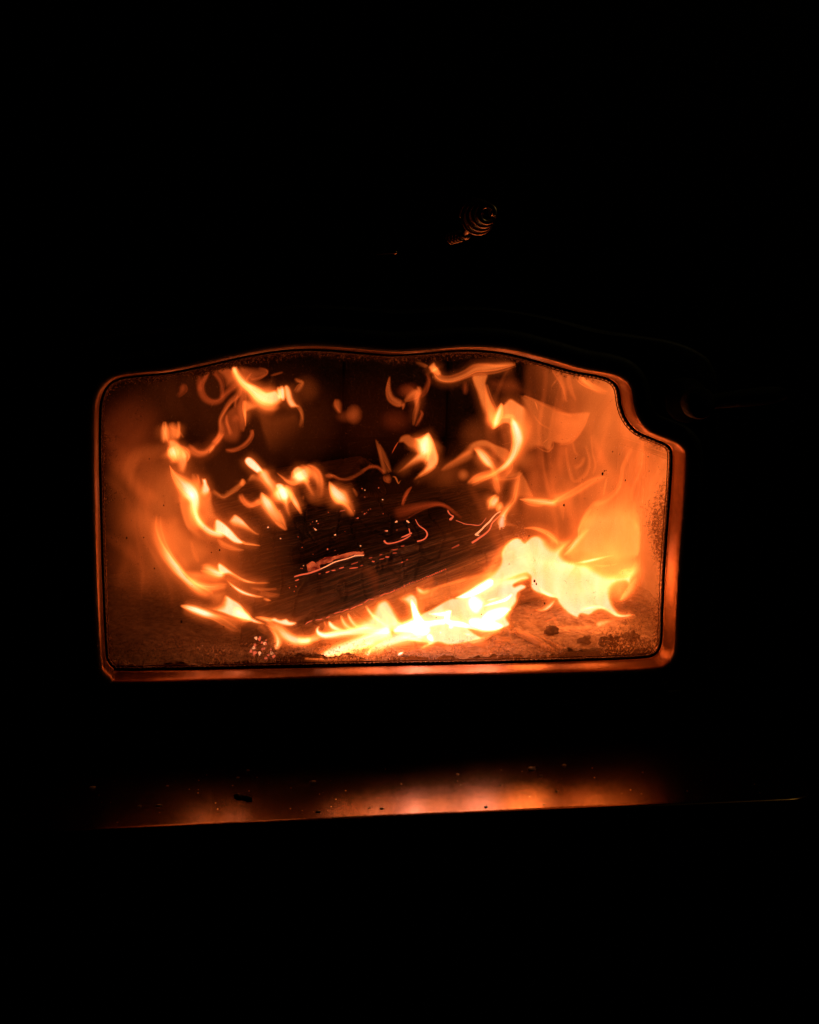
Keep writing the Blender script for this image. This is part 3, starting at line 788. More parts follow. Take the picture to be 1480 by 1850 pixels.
# crumbs lying on the ledge
def on_ledge(x, y):
    v = P(x, y, 0) - CAM; return CAM + v * ((-.0600 - CAM[2]) / v[2])
for k, (x, y, r, lab) in enumerate([(962, 1390, 4.6, 'largest pale flake on the ledge, right of centre'), (977, 1402, 2.0, 'crumb just below the largest flake on the ledge'), (1020, 1383, 2.3, 'crumb right of the largest flake on the ledge'),
                                    (565, 1413, 2.8, 'lone pale crumb near the middle of the ledge'), (288, 1456, 3.0, 'right one of two crumbs close together at the ledge left'), (253, 1457, 2.2, 'left one of two crumbs close together at the ledge left'),
                                    (167, 1424, 3.2, 'dim crumb at the far left of the ledge'), (448, 1392, 1.8, 'tiny crumb above the dark chip on the ledge'), (430, 1405, 1.5, 'tiny crumb just above and left of the dark chip'), (575, 1467, 2.6, 'faint crumb at the front edge, below the lone middle crumb'),
                                    (827, 1399, 1.6, 'tiny crumb on the ledge left of the bright right reflection'), (690, 1461, 2.0, 'faint crumb at the front edge of the ledge, left of centre'), (668, 1460, 1.5, 'tiny faint crumb left of the faint one at the front edge'), (303, 1420, 1.6, 'tiny crumb above the pair at the ledge left')]):
    c = on_ledge(x, y)
    V, F = blob_mesh(c + np.array([0, 0, r * PX * .35]), r * PX * 1.25, k * 4.1, (1.25, .9, .5), 9, 12, .9)
    put(mesh('ash_crumb', V, F, M_FLAKE), lab, 'ash crumb', 'pale crumbs on the ledge')
for k, (x, y, r, lab) in enumerate([(879, 1458, 3.0, 'dark speck in the left part of the bright right reflection'), (1006, 1430, 2.6, 'dark speck above the bright right reflection'), (905, 1418, 1.9, 'small dark speck left of the upper one on the ledge'), (983, 1454, 1.8, 'small dark speck in the middle of the bright right reflection'), (937, 1441, 1.5, 'tiny dark speck between the two reflections peaks at right')]):
    c = on_ledge(x, y); V, F = blob_mesh(c + np.array([0, 0, r * PX * .25]), r * PX, k * 6.1, (1.1, .9, .4), 8, 10, .8)
    put(mesh('soot_crumb', V, F, M_CHAR), lab, 'soot crumb', 'dark specks on the ledge')
ch = [on_ledge(x, y) + np.array([0, 0, .0011]) for x, y in ((423, 1440), (429, 1440.5), (436, 1442), (444, 1443.5), (450, 1446), (456, 1446))]
put(mesh('bark_chip', *tube(ch, [.0008, .0018, .0014, .0017, .0018, .0007], 9), M_CHAR), 'dark curved chip of bark lying in the left reflection on the ledge', 'bark chip')
dust = []
for k in range(110):
    x = random.uniform(40, 1400); y = random.uniform(1385, 1505 - (x - 100) * .0455 - 8)
    c = on_ledge(x, y); r = random.uniform(.15, .55) ** 1.5 * 2.6
    dust.append(blob_mesh(c + np.array([0, 0, r * PX * .2]), r * PX, k * 1.3, (1.2, .9, .4), 4, 6, .5))
put(mesh('fine_dust', *join(dust), M_FLAKE), 'fine specks of dust scattered over the black ledge', 'dust', kind='stuff')

# ------------------------------------------------------------------ the fire
FLAMES = [
 ('flame', 'tall orange flame curling up at the far left, forked tip', 'flame', [
  ('r',0.13,0.0,0.9,[(303.1,795.8,2.4),(311.6,791.6,3.6),(322.6,795.8,3.6),(332.3,808,2.4),(338.4,822.6,1.8),(340.2,837.2,2.4),(337.2,853,6.1),(331.1,857.8,6.1),(320.1,853,7.3),(316.5,840.8,7.3),(306.8,840.8,7.3),(301.9,828.6,7.3),(300.7,810.4,6.1)]),
  ('s',0.125,0.0,[(307.4,803.1,7.3,0.4),(311.6,809.2,14.6,1.1),(314.7,818.9,17,1.3),(317.1,828.6,13.4,0.8),(317.7,837.2,7.3,0.2)]),
  ('s',0.125,0.0,[(325,804.3,7.3,0.3),(330.5,815.3,13.4,0.8),(334.1,825,13.4,0.9),(335.3,835.9,10.9,0.4)]),
  ('s',0.13,0.0,[(297.6,760.4,3.6,0.3),(298,771.4,8.5,0.8),(298.2,783.5,9.7,0.9),(299.5,801.8,10.9,0.7)]),
  ('b',0.135,0.0,0.4,310.4,787.3,18.2,28,0,2.0),
  ('s',0.13,0.0,[(309.8,761.6,7.3,0.3),(312.8,771.4,15.8,0.5),(317.7,783.5,18.2,0.6),(322.6,795.7,17,0.5)]),
  ('s',0.13,0.0,[(322.6,760.4,6.1,0.3),(323.2,771.4,7.3,0.6),(322,785.9,7.3,0.6),(318.9,793.2,4.9,0.3)]),
  ('s',0.12,0.0,[(306.1,839.6,1.2,0.4),(310.4,849.3,3.6,0.8),(315.3,857.8,8.5,0.9),(328.6,872.4,17,1.2),(339.6,883.4,20.7,1.7),(348.1,894.3,18.2,2.1),(352,907.7,14.6,1.6),(352,925.9,14.6,1.1),(357.8,941.8,17,0.9),(367.6,956.4,14.6,1.0)]),
  ('s',0.12,0.0,[(351.3,896.8,11.4,0.8),(351.3,916.2,9.7,1.0),(355.4,934.1,8.1,1.2),(365.1,948.6,8.1,1.3),(380.5,960.8,8.1,1.4),(400,966.2,7.3,1.3),(408.1,967.3,3.2,0.5)]),
  ('r',0.125,0.0,0.5,[(320.1,894.3,7.3),(337.2,884.6,7.3),(348.1,901.6,4.9),(353,925.9,4.9),(357.8,950.3,7.3),(379.7,977,14.6),(357.8,980.7,14.6),(337.2,956.4,2.4),(327.4,932,1.7),(323.2,913.8,1.7)]),
  ('r',0.125,0.0,0.35,[(310.4,853,4.9),(331.1,884.6,9.7),(338.4,901.6,7.3),(322.6,895.5,7.3)]),
 ]),
 ('flame', 'bright flame with two ragged tips just right of the tall far-left flame', 'flame', [
  ('r',0.15,0.0,1.6,[(363.1,863.3,1.6),(367.6,863.9,1.6),(373.0,863.9,1.6),(376.1,873.7,1.6),(380.7,883.4,1.6),(380,894.3,4.9),(372.4,902.8,9.7),(363.9,901.6,9.7),(357.8,893.1,7.3),(359.1,882.2,6.1),(365.1,873.7,1.9)]),
  ('r',0.15,0.0,0.6,[(348.7,874.9,7.3),(359.1,870,6.1),(365.1,887,10.9),(382.2,885.8,2.4),(385.8,906.5,3.6),(393.1,924.7,7.3),(402.8,941.8,9.7),(377.3,952.7,14.6),(362.7,941.8,9.7),(357.8,919.9,7.3)]),
  ('s',0.15,0.0,[(348.1,854.8,6.1,0.25),(351.8,865.1,10.9,0.45),(355.4,876.1,13.4,0.5),(359.1,887,14.6,0.4)]),
  ('s',0.15,0.0,[(357.8,855.4,4.9,0.2),(358.4,867.6,7.3,0.4),(359.1,877.3,7.3,0.3)]),
 ]),
 ('flame_wisp', 'faint orange wisps trailing from the tall left flame towards the middle', 'flame wisp', [
  ('s',0.2,0.3,[(337.2,804.3,9.7,0.15),(345.7,812.8,15.8,0.42),(357.8,818.9,15.8,0.5),(370,817.7,13.4,0.5),(378.5,811.6,10.9,0.55),(389.5,799.5,10.9,0.5),(398,787.3,10.9,0.5),(400.4,780,10.9,0.45)]),
  ('s',0.2,0.0,[(377.3,820.1,3.6,0.3),(383.4,810.4,7.3,0.5),(387,803.1,6.1,0.3)]),
  ('s',0.2,0.0,[(383.4,885.8,7.3,0.2),(389.5,890.7,8.5,0.35),(402.8,898,9.7,0.4),(413.8,891.9,9.7,0.4),(428.4,880.9,9.7,0.45),(438.1,871.2,7.3,0.5),(438.1,863.9,3.6,0.3)]),
  ('s',0.2,0.0,[(438.1,863.9,3.6,0.3),(438.1,871.2,9.7,0.7),(435.7,879.7,8.5,0.4)]),
  ('s',0.2,0.2,[(430.8,893.1,7.3,0.15),(438.1,902.8,10.9,0.35),(450.3,911.4,10.9,0.4),(462.4,911.4,9.7,0.3)]),
  ('s',0.2,0.5,[(455.1,775.1,7.3,0.35),(454.5,786.1,7.3,0.4),(446.6,798.2,7.3,0.4),(434.5,808,7.3,0.35),(421.1,813.4,8.5,0.35),(406.5,813.4,7.3,0.2)]),
 ]),
 ('flame_wisp', 'thin reddish looping wisps hanging in the upper left of the window', 'flame wisp', [
  ('s',0.22,0.6,[(333.5,692.3,6.9,0.0984),(331.1,700.8,12.5,0.23),(327.4,709.3,9.7,0.164),(320.1,717.8,8.4,0.0492)]),
  ('s',0.22,0.6,[(377.3,669.2,5.6,0.205),(373.7,677.7,8.4,0.262),(365.1,692.3,11.2,0.287),(363.3,705.7,13.9,0.287),(370,719.1,13.9,0.271),(383.4,726.4,12.5,0.271),(396.8,723.9,11.2,0.262),(406.5,713,11.2,0.271),(419.9,700.8,12.5,0.271),(432,691.1,11.2,0.287)]),
  ('s',0.22,0.6,[(383.4,671.6,6.9,0.164),(394.3,681.4,9.7,0.246),(400.4,693.5,8.4,0.246),(401.6,708.1,8.4,0.205),(400.4,722.7,8.4,0.0984)]),
  ('s',0.22,0.7,[(362.7,676.5,8.4,0.0984),(359.1,691.1,9.7,0.148),(360.3,708.1,8.4,0.123)]),
  ('r',0.22,0.4,0.3,[(383.4,669.2,2.4),(417.4,664.3,2.4),(428.4,686.2,4.9),(423.5,697.2,7.3),(406.5,703.2,7.3),(401.6,688.6,7.3),(394.3,677.7,4.9)]),
  ('s',0.2,0.35,[(434.5,694.7,8.4,0.246),(430.8,711.8,11.2,0.369),(416.2,726.4,9.7,0.41),(405.3,743.4,8.4,0.451),(398.6,759.2,8.4,0.451),(399.8,777.4,11.2,0.41),(395.5,792,12.5,0.41),(384.6,803,11.2,0.328)]),
  ('s',0.2,0.35,[(438.1,697.2,8.4,0.287),(438.1,715.4,12.5,0.344),(436.3,737.3,13.9,0.344),(437.5,755.5,13.9,0.328),(438.1,768.9,11.2,0.287),(437.5,781.1,6.9,0.164)]),
  ('s',0.2,0.35,[(430.8,713,4.1,0.246),(425.9,725.1,6.9,0.328),(424.1,737.3,4.1,0.205)]),
  ('s',0.2,0.35,[(409.9,748.2,2.8,0.164),(410.1,762.8,6.9,0.369),(415,778.7,6.9,0.328),(417.4,788.4,8.4,0.164)]),
  ('r',0.2,0.4,0.22,[(435.7,719.1,4.9),(439.3,749.5,6.1),(439.3,785.9,7.3),(429.6,803,9.7),(408.9,803,9.7),(399.2,790.8,4.9),(399.8,761.6,2.4),(407.7,744.6,2.4),(423.5,730,3.6)]),
  ('s',0.2,0.4,[(421.1,749.5,8.4,0.082),(424.7,756.8,16.8,0.164),(433.2,759.2,11.2,0.164)]),
 ]),
 ('flame', 'broad bright flame ribbon under the arch at upper left, streaked right end', 'flame', [
  ('r',0.18,0.0,1.15,[(418.8,661.9,1.6),(429.7,661.9,1.6),(432.2,675.3,1.8),(441.9,687.4,1.8),(461.4,694.7,1.8),(473.5,700.8,2.2),(482,706.9,1.8),(495.4,703.9,1.8),(502.7,706.9,1.8),(513.7,722.7,4.9),(507.6,732.4,7.3),(493,739.7,7.3),(471.1,734.9,7.3),(455.3,721.5,7.3),(438.2,703.2,6.1),(424.9,686.2,4.9),(417.6,671.6,2.4)]),
  ('s',0.17,0.0,[(420,663.1,6.1,0.5),(423.6,669.2,8.5,0.9),(429.7,680.1,10.9,1.0),(439.5,692.3,12.2,1.1),(454.1,704.5,13.4,1.1),(467.4,715.4,20.7,1.2),(480.8,721.5,26.8,1.1),(495.4,722.7,28,0.8),(507.6,723.9,18.2,0.4)]),
  ('s',0.17,0.0,[(502.1,697.8,2.4,0.4),(503.9,705.7,5.5,1.3),(505.7,719.1,5.5,1.2),(506.4,722.7,3.6,0.3)]),
  ('s',0.17,0.0,[(508.2,695.9,3.6,0.4),(509.8,704.5,6.7,1.6),(511,717.8,6.1,1.6),(513.0,725.1,2.4,0.4)]),
  ('r',0.17,0.0,1.15,[(512.4,697.2,1.6),(520.9,695.1,1.8),(527,704.5,2.4),(531.3,719.1,3.0),(536.8,728.8,2.4),(542.8,735.5,2.4),(534.3,737.3,2.4),(525.8,738.3,2.4),(519.1,731.2,2.4),(514.3,719.1,2.4)]),
  ('s',0.19,0.0,[(536.8,730,6.1,0.3),(543.4,740.9,7.3,0.4),(545.9,753.1,7.3,0.35),(544.1,764.1,7.3,0.2),(541.6,773.8,7.3,0.08)]),
  ('s',0.19,0.0,[(531.9,683.8,4.9,0.1),(539.2,688.0,8.5,0.3),(546.5,691.1,9.7,0.4),(541.6,699.6,10.9,0.3),(533.1,710.5,9.7,0.15)]),
  ('b',0.19,0.0,0.1,553.8,703.2,31.6,31.6,0,2.0),
  ('r',0.2,0.0,0.1,[(462.6,737.3,14.6),(499.1,737.3,17),(536.8,737.3,14.6),(546.5,755.5,12.2),(546.5,785.9,29.2),(512.4,822.4,36.5),(483.2,820,19.5),(469.9,773.8,3.6)]),
  ('r',0.18,0.0,0.65,[(439.2,722.7,1.6),(451.6,721.5,4.9),(471.1,732.4,7.3),(460.1,742.2,4.9),(445.8,745.2,1.7),(444.3,762.8,1.6),(442.5,759.2,1.6),(440.1,737.3,1.6)]),
  ('s',0.18,0.0,[(440.7,722.7,3.6,0.4),(441.6,737.3,6.1,0.7),(442.9,749.5,4.9,0.8),(443.6,761.6,2.4,0.5),(444,771.4,1.2,0.2)]),
  ('r',0.2,0.35,0.24,[(433.4,661.9,2.4),(462.6,661.9,7.3),(483.2,665.5,3.0),(485.7,671.6,1.8),(478.4,680.1,2.4),(466.2,685,3.0),(452.8,688.6,2.4),(443.1,687.4,2.4),(435.8,676.5,2.4)]),
  ('s',0.2,0.4,[(451.6,686.2,4.9,0.3),(462.6,684.4,6.1,0.3),(473.5,680.7,6.1,0.3),(483.2,674.1,6.1,0.25),(480.8,668,4.9,0.18),(466.2,665.5,6.1,0.12)]),
  ('s',0.2,0.4,[(488.1,678.9,3.6,0.12),(499.1,675.9,4.3,0.2),(512.4,672.2,3.6,0.12)]),
  ('s',0.2,0.3,[(444.3,688.6,2.4,0.3),(448,681.4,4.9,0.3),(455.3,672.8,3.6,0.2)]),
 ]),
 ('flame', 'slanting rounded flame, leftmost of the row on top of the charred log', 'flame', [
  ('r',0.13,0.0,2.5,[(440.6,833.2,1.6),(444.3,825.9,1.6),(450.8,824.3,1.6),(458.9,828.9,1.6),(468.6,838.9,1.6),(475.9,848.6,1.6),(477.6,856.8,2.4),(471.9,856.8,4.9),(463.8,855.9,1.6),(454.9,849.5,1.6),(445.9,842.5,1.6)]),
  ('s',0.13,0.0,[(467,847,9.7,0.6),(475.9,856.8,13,1.2),(483.2,868.1,11.4,1.2),(491.3,877.8,13,1.0),(499.5,890.8,14.6,0.8),(504.3,903.8,13,0.4)]),
  ('r',0.135,0.0,0.55,[(447.2,871.3,2.4),(449.2,860,2.4),(457.3,853.5,3.2),(473.5,856.8,9.7),(489.7,879.5,6.5),(501.1,897.3,9.7),(507.6,913.5,9.7),(494.6,907,9.7),(483.2,890.8,9.7),(468.6,874.6,6.5),(457.3,871.3,6.5)]),
  ('s',0.14,0.15,[(434.6,890.8,8.1,0.25),(437.8,900.5,11.4,0.4),(447.6,910.3,13,0.5),(457.3,911.9,13,0.6),(470.3,905.4,11.4,0.5),(471.9,900.5,3.2,0.2)]),
  ('r',0.14,0.0,0.5,[(457.3,903.8,4.9),(467,897.3,2.4),(471.9,903.8,1.9),(473.5,911.9,2.4),(462.2,914.3,2.4),(454.1,911.9,4.9)]),
 ]),
 ('flame', 'pair of bright tongues in the row on the charred log, second from the left', 'flame', [
  ('r',0.125,0.0,1.4,[(495.9,876.2,1.6),(500.3,872.2,1.6),(505.9,871.3,1.6),(513.2,874.6,1.6),(517.3,881.1,4.1),(521.3,890.8,3.2),(523.8,903.8,4.1),(525.4,916.8,8.1),(527,934.6,9.7),(518.9,933,9.7),(509.2,915.1,8.1),(501.1,898.9,8.1),(497,885.9,3.2)]),
  ('s',0.12,0.0,[(502.7,876.2,9.7,0.8),(508.4,887.6,21.1,1.7),(513.2,898.9,21.1,1.5),(517.3,911.9,16.2,0.6)]),
  ('s',0.12,0.0,[(514.9,876.2,3.2,0.6),(521.3,885.9,6.5,0.9),(527.8,897.3,7.3,1.1),(534.3,908.6,6.5,1.2),(540.8,920,4.9,0.8),(545.7,929.7,3.2,0.3)]),
  ('s',0.12,0.0,[(471.2,888.4,2.3,0.5),(475.9,898.9,9.7,1.2),(483.2,910.3,14.6,1.4),(491.3,923.2,14.6,1.1),(501.1,934.6,14.6,0.9),(508.4,944.3,11.4,0.7),(514.0,952.4,6.5,0.4),(518.9,958.9,3.2,0.2)]),
  ('s',0.12,0.0,[(496.2,942.7,3.2,0.2),(507.6,950.8,6.5,0.5),(517.3,958.1,3.2,0.3)]),
 ]),
 ('flame', 'rounded flame with a swept tail, middle of the row on the charred log', 'flame', [
  ('r',0.15,0.0,1.2,[(527,852.7,1.6),(530.3,845.4,1.6),(538.4,840.9,1.6),(548.1,843,4.1),(554.6,853.5,6.5),(561.1,868.1,6.5),(565.9,881.1,8.1),(570.8,895.7,9.7),(562.7,897.3,9.7),(553,884.3,6.5),(544.9,873,4.9),(536.8,871.3,3.2),(530.3,863.2,1.9)]),
  ('s',0.15,0.0,[(534.3,845.4,13,0.8),(540.8,855.1,24.3,1.5),(547.3,864.9,21.1,1.4),(553,876.2,14.6,0.6)]),
  ('s',0.155,0.0,[(551.3,842.2,6.5,0.2),(559.5,848.6,14.6,0.6),(569.2,858.4,19.5,0.75),(577.3,869.7,17.8,0.6),(582.2,884.3,16.2,0.3),(583.8,900.5,14.6,0.12)]),
  ('s',0.15,0.1,[(499.5,853.5,1.6,0.2),(510.8,862.4,4.9,0.6),(520.5,869.7,7.3,0.8),(531.9,873,9.7,0.8),(541.6,869.7,8.1,0.6)]),
  ('b',0.155,0.0,0.25,570.8,897.3,29.2,19.5,20,2.0),
  ('s',0.155,0.0,[(548.1,894.0,3.2,0.2),(548.1,903.8,4.1,0.2)]),
 ]),
 ('flame', 'narrow slanting tongue, rightmost of the row on the charred log', 'flame', [
  ('s',0.14,0.0,[(594.8,868.9,1.6,0.4),(600,879.5,8.1,1.2),(607.3,890.8,14.6,1.5),(616.2,898.9,17.8,1.4),(624.3,906.2,13,1.0),(630.8,915.9,11.4,0.55),(634.9,926.5,9.7,0.35),(636.5,934.6,6.5,0.1)]),
  ('r',0.145,0.0,0.22,[(588.6,868.1,4.9),(600,881.1,6.5),(629.2,908.6,4.9),(636.5,931.3,4.1),(624.3,929.7,9.7),(603.2,911.9,13),(595.1,897.3,9.7)]),
  ('s',0.16,0.4,[(585.4,860,3.2,0.15),(594.3,860.3,8.1,0.4),(603.2,860.8,6.5,0.3),(614.6,865.7,6.5,0.18),(629.2,865.7,6.5,0.14),(647,856.8,6.5,0.13),(660,847,6.5,0.12)]),
  ('s',0.16,0.0,[(595.9,857.6,1.3,0.3),(600,859.2,1.6,0.4),(601.6,861.6,1,0.2)]),
  ('s',0.16,0.1,[(636.5,881.1,4.1,0.2),(642.2,889.2,6.5,0.2),(646.2,898.1,3.2,0.1)]),
 ]),
 ('flame', 'pointed bright flame standing above the burning end of the left log', 'flame', [
  ('r',0.1,0.0,2.0,[(383.8,955.1,4.9),(385.4,945.4,3.2),(388.3,938.6,1.6),(393.5,936.6,1.6),(403.2,942.2,1.6),(417.8,955.1,1.6),(430.8,969.7,1.6),(441.8,980.1,1.6),(435.7,984.3,1.9),(422.7,981.9,1.9),(409.7,973,1.9),(401.6,967.3,1.9),(393.5,964.9,1.9),(387,962.4,2.3)]),
  ('s',0.1,0.0,[(435.7,977.8,6.5,0.8),(443.8,981.9,4.5,0.8),(455.1,983.7,3.2,0.8),(468.1,985.6,1.9,0.6),(471.3,985.6,1,0.2)]),
  ('s',0.1,0.0,[(391.9,973,3.2,0.3),(403.2,982.7,9.7,0.55),(419.5,990,9.7,0.5),(432.4,993.2,6.5,0.4),(442.2,994.0,2.4,0.2)]),
 ]),
 ('flame', 'rounded orange tongue right behind the pointed flame at left', 'flame', [
  ('r',0.12,0.0,1.35,[(411.3,943,4.9),(417.8,932.4,3.2),(423.5,928.2,1.6),(429.2,930,1.6),(438.9,937.3,1.6),(451.9,951.9,1.6),(463.2,961.6,1.6),(471.3,965.7,1.9),(463.2,967.3,3.2),(448.6,962.4,8.1),(432.4,956.8,8.1),(419.5,953.5,8.1)]),
 ]),
 ('flame', 'long sweeping flame arc at the lower left with two bright crests', 'flame', [
  ('s',0.08,0.0,[(289.7,929.2,14.6,0.15),(287.3,951.9,17.8,0.4),(289.7,971.3,17.8,0.65),(295.4,989.2,14.6,0.85),(305.9,1008.6,13,1.2),(320.5,1028.1,11.4,1.4),(333.5,1042.7,9.7,1.3),(349.7,1057.3,9.7,1.1),(367.6,1068.6,13,0.7),(383.8,1076.7,14.6,0.35)]),
  ('s',0.08,0.0,[(336.8,1042.8,3.8,0.5),(348.1,1049.5,8.5,0.9),(361.3,1057,9.5,1.0),(380.3,1061.2,9.5,0.9),(397.3,1059.9,9.5,0.7),(412.4,1058,7.6,0.4)]),
  ('r',0.085,0.0,0.3,[(293,940.5,13),(322.2,924.3,14.6),(348.1,956.8,14.6),(380.5,976.2,14.6),(393.5,1003.8,19.5),(370.8,1023.2,16.2),(335.1,1033,9.7),(312.4,1013.5,9.7),(296.2,984.3,6.5)]),
  ('s',0.08,0.0,[(344.9,976.2,4.9,0.1),(351.3,1000.5,8.1,0.18),(359.5,1016.8,6.5,0.15)]),
  ('s',0.08,0.0,[(361.1,1026.5,9.7,0.4),(372.4,1027.3,13,0.9),(383.8,1032.2,11.4,1.2),(396.8,1037.5,9.7,1.4),(408.1,1037.8,6.5,1.0)]),
  ('r',0.08,0.0,1.9,[(391.6,1024.9,1.9),(392.7,1018.4,1.6),(395.9,1015.8,1.6),(403.2,1019.2,1.6),(417.8,1030.5,1.6),(430.8,1039.5,1.6),(443.8,1045.9,1.6),(461.6,1050.8,1.6),(481.1,1051.1,1.6),(490.8,1053.1,1.6),(481.1,1055.3,1.6),(460,1055.3,1.6),(442.2,1053.2,2.4),(425.9,1047.6,6.5),(413,1039.5,3.2),(403.2,1039.8,2.3),(393.5,1036.2,3.2)]),
  ('r',0.085,0.0,0.55,[(328.6,1029.7,6.5),(348.1,1028.1,6.5),(370.8,1029.7,6.5),(403.2,1041.1,3.2),(434.0,1050.8,9.7),(403.2,1055.7,13),(357.8,1055.7,9.7),(338.4,1045.9,4.9)]),
  ('r',0.09,0.0,0.45,[(333,1053.2,5.7),(359.5,1057,9.5),(385.9,1060.8,9.5),(412.4,1064.6,11.4),(410.5,1085.4,11.4),(393.5,1096.8,11.4),(363.2,1089.2,15.1),(340.5,1066.5,5.7)]),
  ('s',0.085,0.0,[(450.3,1062.7,11.4,0.15),(476.7,1064.6,5.7,0.35),(501.3,1063.6,3.8,0.2)]),
  ('s',0.085,0.0,[(465.4,1072.2,11.4,0.2),(484.3,1075,9.5,0.3),(507,1075.9,7.6,0.15)]),
 ]),
 ('flame', 'blade-shaped white flame below the sweeping arc at lower left', 'flame', [
  ('r',0.09,0.0,2.3,[(407.9,1046.1,1.6),(416.2,1051.4,1.6),(431.3,1061.2,1.6),(446.5,1068.8,1.6),(463.5,1074.4,1.6),(477.7,1077.5,1.6),(474.9,1080.7,1.6),(455.9,1079.2,1.6),(437,1074.1,1.6),(423.8,1065.5,1.6),(414.3,1056.1,1.6)]),
  ('s',0.09,0.0,[(474.9,1080.7,5.7,0.5),(484.3,1083.9,4.7,0.8),(490.9,1085.4,2.3,0.4)]),
 ]),
 ('flame', 'large white-hot flame in the lower left, running right into a ragged tongue', 'flame', [
  ('s',0.07,0.0,[(325.4,1093.9,2.6,0.5),(336.8,1096.8,6.6,1.2),(351.9,1101.5,9.5,1.7),(368.9,1107.7,9.5,1.8),(385.9,1112.8,9.5,1.1),(404.9,1119.5,15.1,0.6),(423.8,1128.9,20.8,0.35),(440.8,1138.4,22.7,0.15)]),
  ('r',0.08,0.0,1.9,[(365.1,1096.8,4.7),(382.2,1095.8,9.5),(397.3,1089.2,9.5),(403,1078.8,4.7),(408.3,1074.2,1.9),(420,1080.7,1.6),(437,1092,1.6),(446.5,1105.3,1.6),(459.7,1116.6,1.6),(482.4,1128.2,1.6),(463.5,1127.4,1.6),(440.8,1121,1.9),(420,1116.0,1.9),(401.1,1108.5,1.9),(382.2,1102.4,2.8)]),
  ('s',0.075,0.0,[(420,1096.8,9.5,0.6),(431.3,1107.2,13.2,1.4),(444.6,1114.7,11.4,1.4),(455.9,1120.4,5.7,0.8)]),
  ('s',0.08,0.0,[(459.7,1115.3,1.9,0.5),(471.1,1116.6,3.8,0.9),(484.3,1120.4,6.6,1.1),(495.7,1122.3,11.4,1.2)]),
  ('r',0.08,0.0,2.2,[(485.3,1120.4,1.9),(495.7,1114.2,1.6),(502.3,1117.2,1.6),(508,1118.5,1.6),(517.4,1116.2,1.6),(524.0,1121.3,1.6),(535.4,1122.9,1.6),(536.9,1127.4,1.6),(525.9,1132.1,1.6),(510.8,1130.4,1.6),(495.7,1126.1,2.6)]),
  ('s',0.08,0.0,[(478.6,1128,3.8,0.4),(491.9,1130.8,7.6,0.8),(505.1,1136.5,11.4,1.0),(516.5,1147.8,14.2,1.3),(531.6,1156.3,13.2,1.5),(550.5,1158.2,10.4,1.5),(565.7,1154.5,9.5,1.3)]),
  ('s',0.08,0.0,[(536.8,1157.6,7.3,1.1),(553,1158.4,7.3,1.2),(569.2,1153.5,8.1,1.1),(582.2,1148.6,8.1,0.8)]),
  ('r',0.08,0.0,0.7,[(536.8,1145.4,4.1),(559.5,1143.8,4.1),(575.7,1137.3,4.1),(577.3,1150.3,4.9),(559.5,1160,2.4),(536.8,1162.4,2.4)]),
  ('s',0.08,0.0,[(484.3,1130.8,5.7,0.4),(494.7,1140.3,6.6,0.8),(501.3,1151.6,7.6,1.1),(502.9,1161.1,8.5,1.3),(499.4,1171.5,5.7,1.1),(497.9,1174.7,2.6,0.3)]),
  ('s',0.08,0.0,[(465.4,1130.8,7.6,0.3),(476.7,1136.5,11.4,0.3),(483.4,1147.8,11.4,0.15)]),
  ('s',0.09,0.0,[(546.5,1189.2,6.5,0.12),(557.8,1179.5,11.4,0.3),(572.4,1169.7,13,0.25),(585.4,1166.5,9.7,0.1)]),
 ]),
 ('flame', 'comb-like flame licking up the underside of the charred log, lower middle', 'flame', [
  ('s',0.05,0.0,[(578.1,1130.8,1.9,0.6),(573.2,1136.5,4.1,1.4),(575.7,1143.8,7.3,1.9),(587,1148.3,8.1,2.0),(604.9,1146.2,9.7,1.8),(630.8,1142.2,11.4,1.6),(661.6,1138.1,14.6,1.5),(685.9,1138.9,13,1.5),(711.9,1137.3,14.6,1.8)]),
  ('r',0.054,0.0,1.55,[(577.3,1140.5,4.9),(598.4,1135.7,8.1),(630.8,1130.8,9.7),(645.4,1116.2,13),(663.2,1109.7,9.7),(681.1,1087,4.9),(698.9,1081.3,4.1),(708.6,1091.9,4.1),(718.4,1108.1,4.9),(726.5,1121.1,6.5),(726.5,1140.5,9.7),(685.9,1143.8,6.5),(637.3,1145.4,4.9),(591.9,1148.6,3.2)]),
  ('r',0.054,0.0,1.9,[(716.7,1082.2,8.1),(733,1071.6,6.5),(745.9,1070.8,3.2),(754.9,1080.5,1.9),(758.9,1101.6,2.4),(767,1124.3,6.5),(770.3,1140.5,9.7),(734.6,1137.3,9.7),(711.9,1130.8,8.1),(718.4,1121.1,6.5),(734.6,1117.8,3.2),(744.3,1111.3,3.2),(742.7,1103.2,4.1),(729.7,1091.9,6.5)]),
  ('s',0.05,0.0,[(585.9,1121.9,1.3,0.3),(586.7,1125.9,3.6,0.7),(589.9,1132.4,4.1,0.6)]),
  ('s',0.05,0.0,[(594,1120.8,1.9,0.8),(596.8,1127.6,5.7,1.7),(603.2,1134.0,6.8,1.7),(613,1137.3,5.7,1.3),(622.7,1138.9,3.2,0.6)]),
  ('s',0.05,0.0,[(615.9,1110.5,1.6,0.5),(618.6,1119.5,3.9,1.1),(624.3,1129.2,5.5,1.2),(634.0,1135.7,6.5,1.0),(643.8,1138.1,4.9,0.5)]),
  ('s',0.05,0.0,[(628.7,1106.8,1.6,0.6),(632.1,1116.2,4.2,1.3),(638.9,1125.9,5.8,1.3),(650.3,1134.0,6.5,1.0),(663.2,1137.3,4.9,0.5)]),
  ('s',0.05,0.0,[(660.8,1093.5,1.9,0.6),(665.7,1101.6,4.2,1.2),(673,1111.3,5.8,1.3),(684.3,1121.1,8.1,1.2),(700.5,1130.8,9.7,1.2),(721.6,1137.3,11.4,1.2)]),
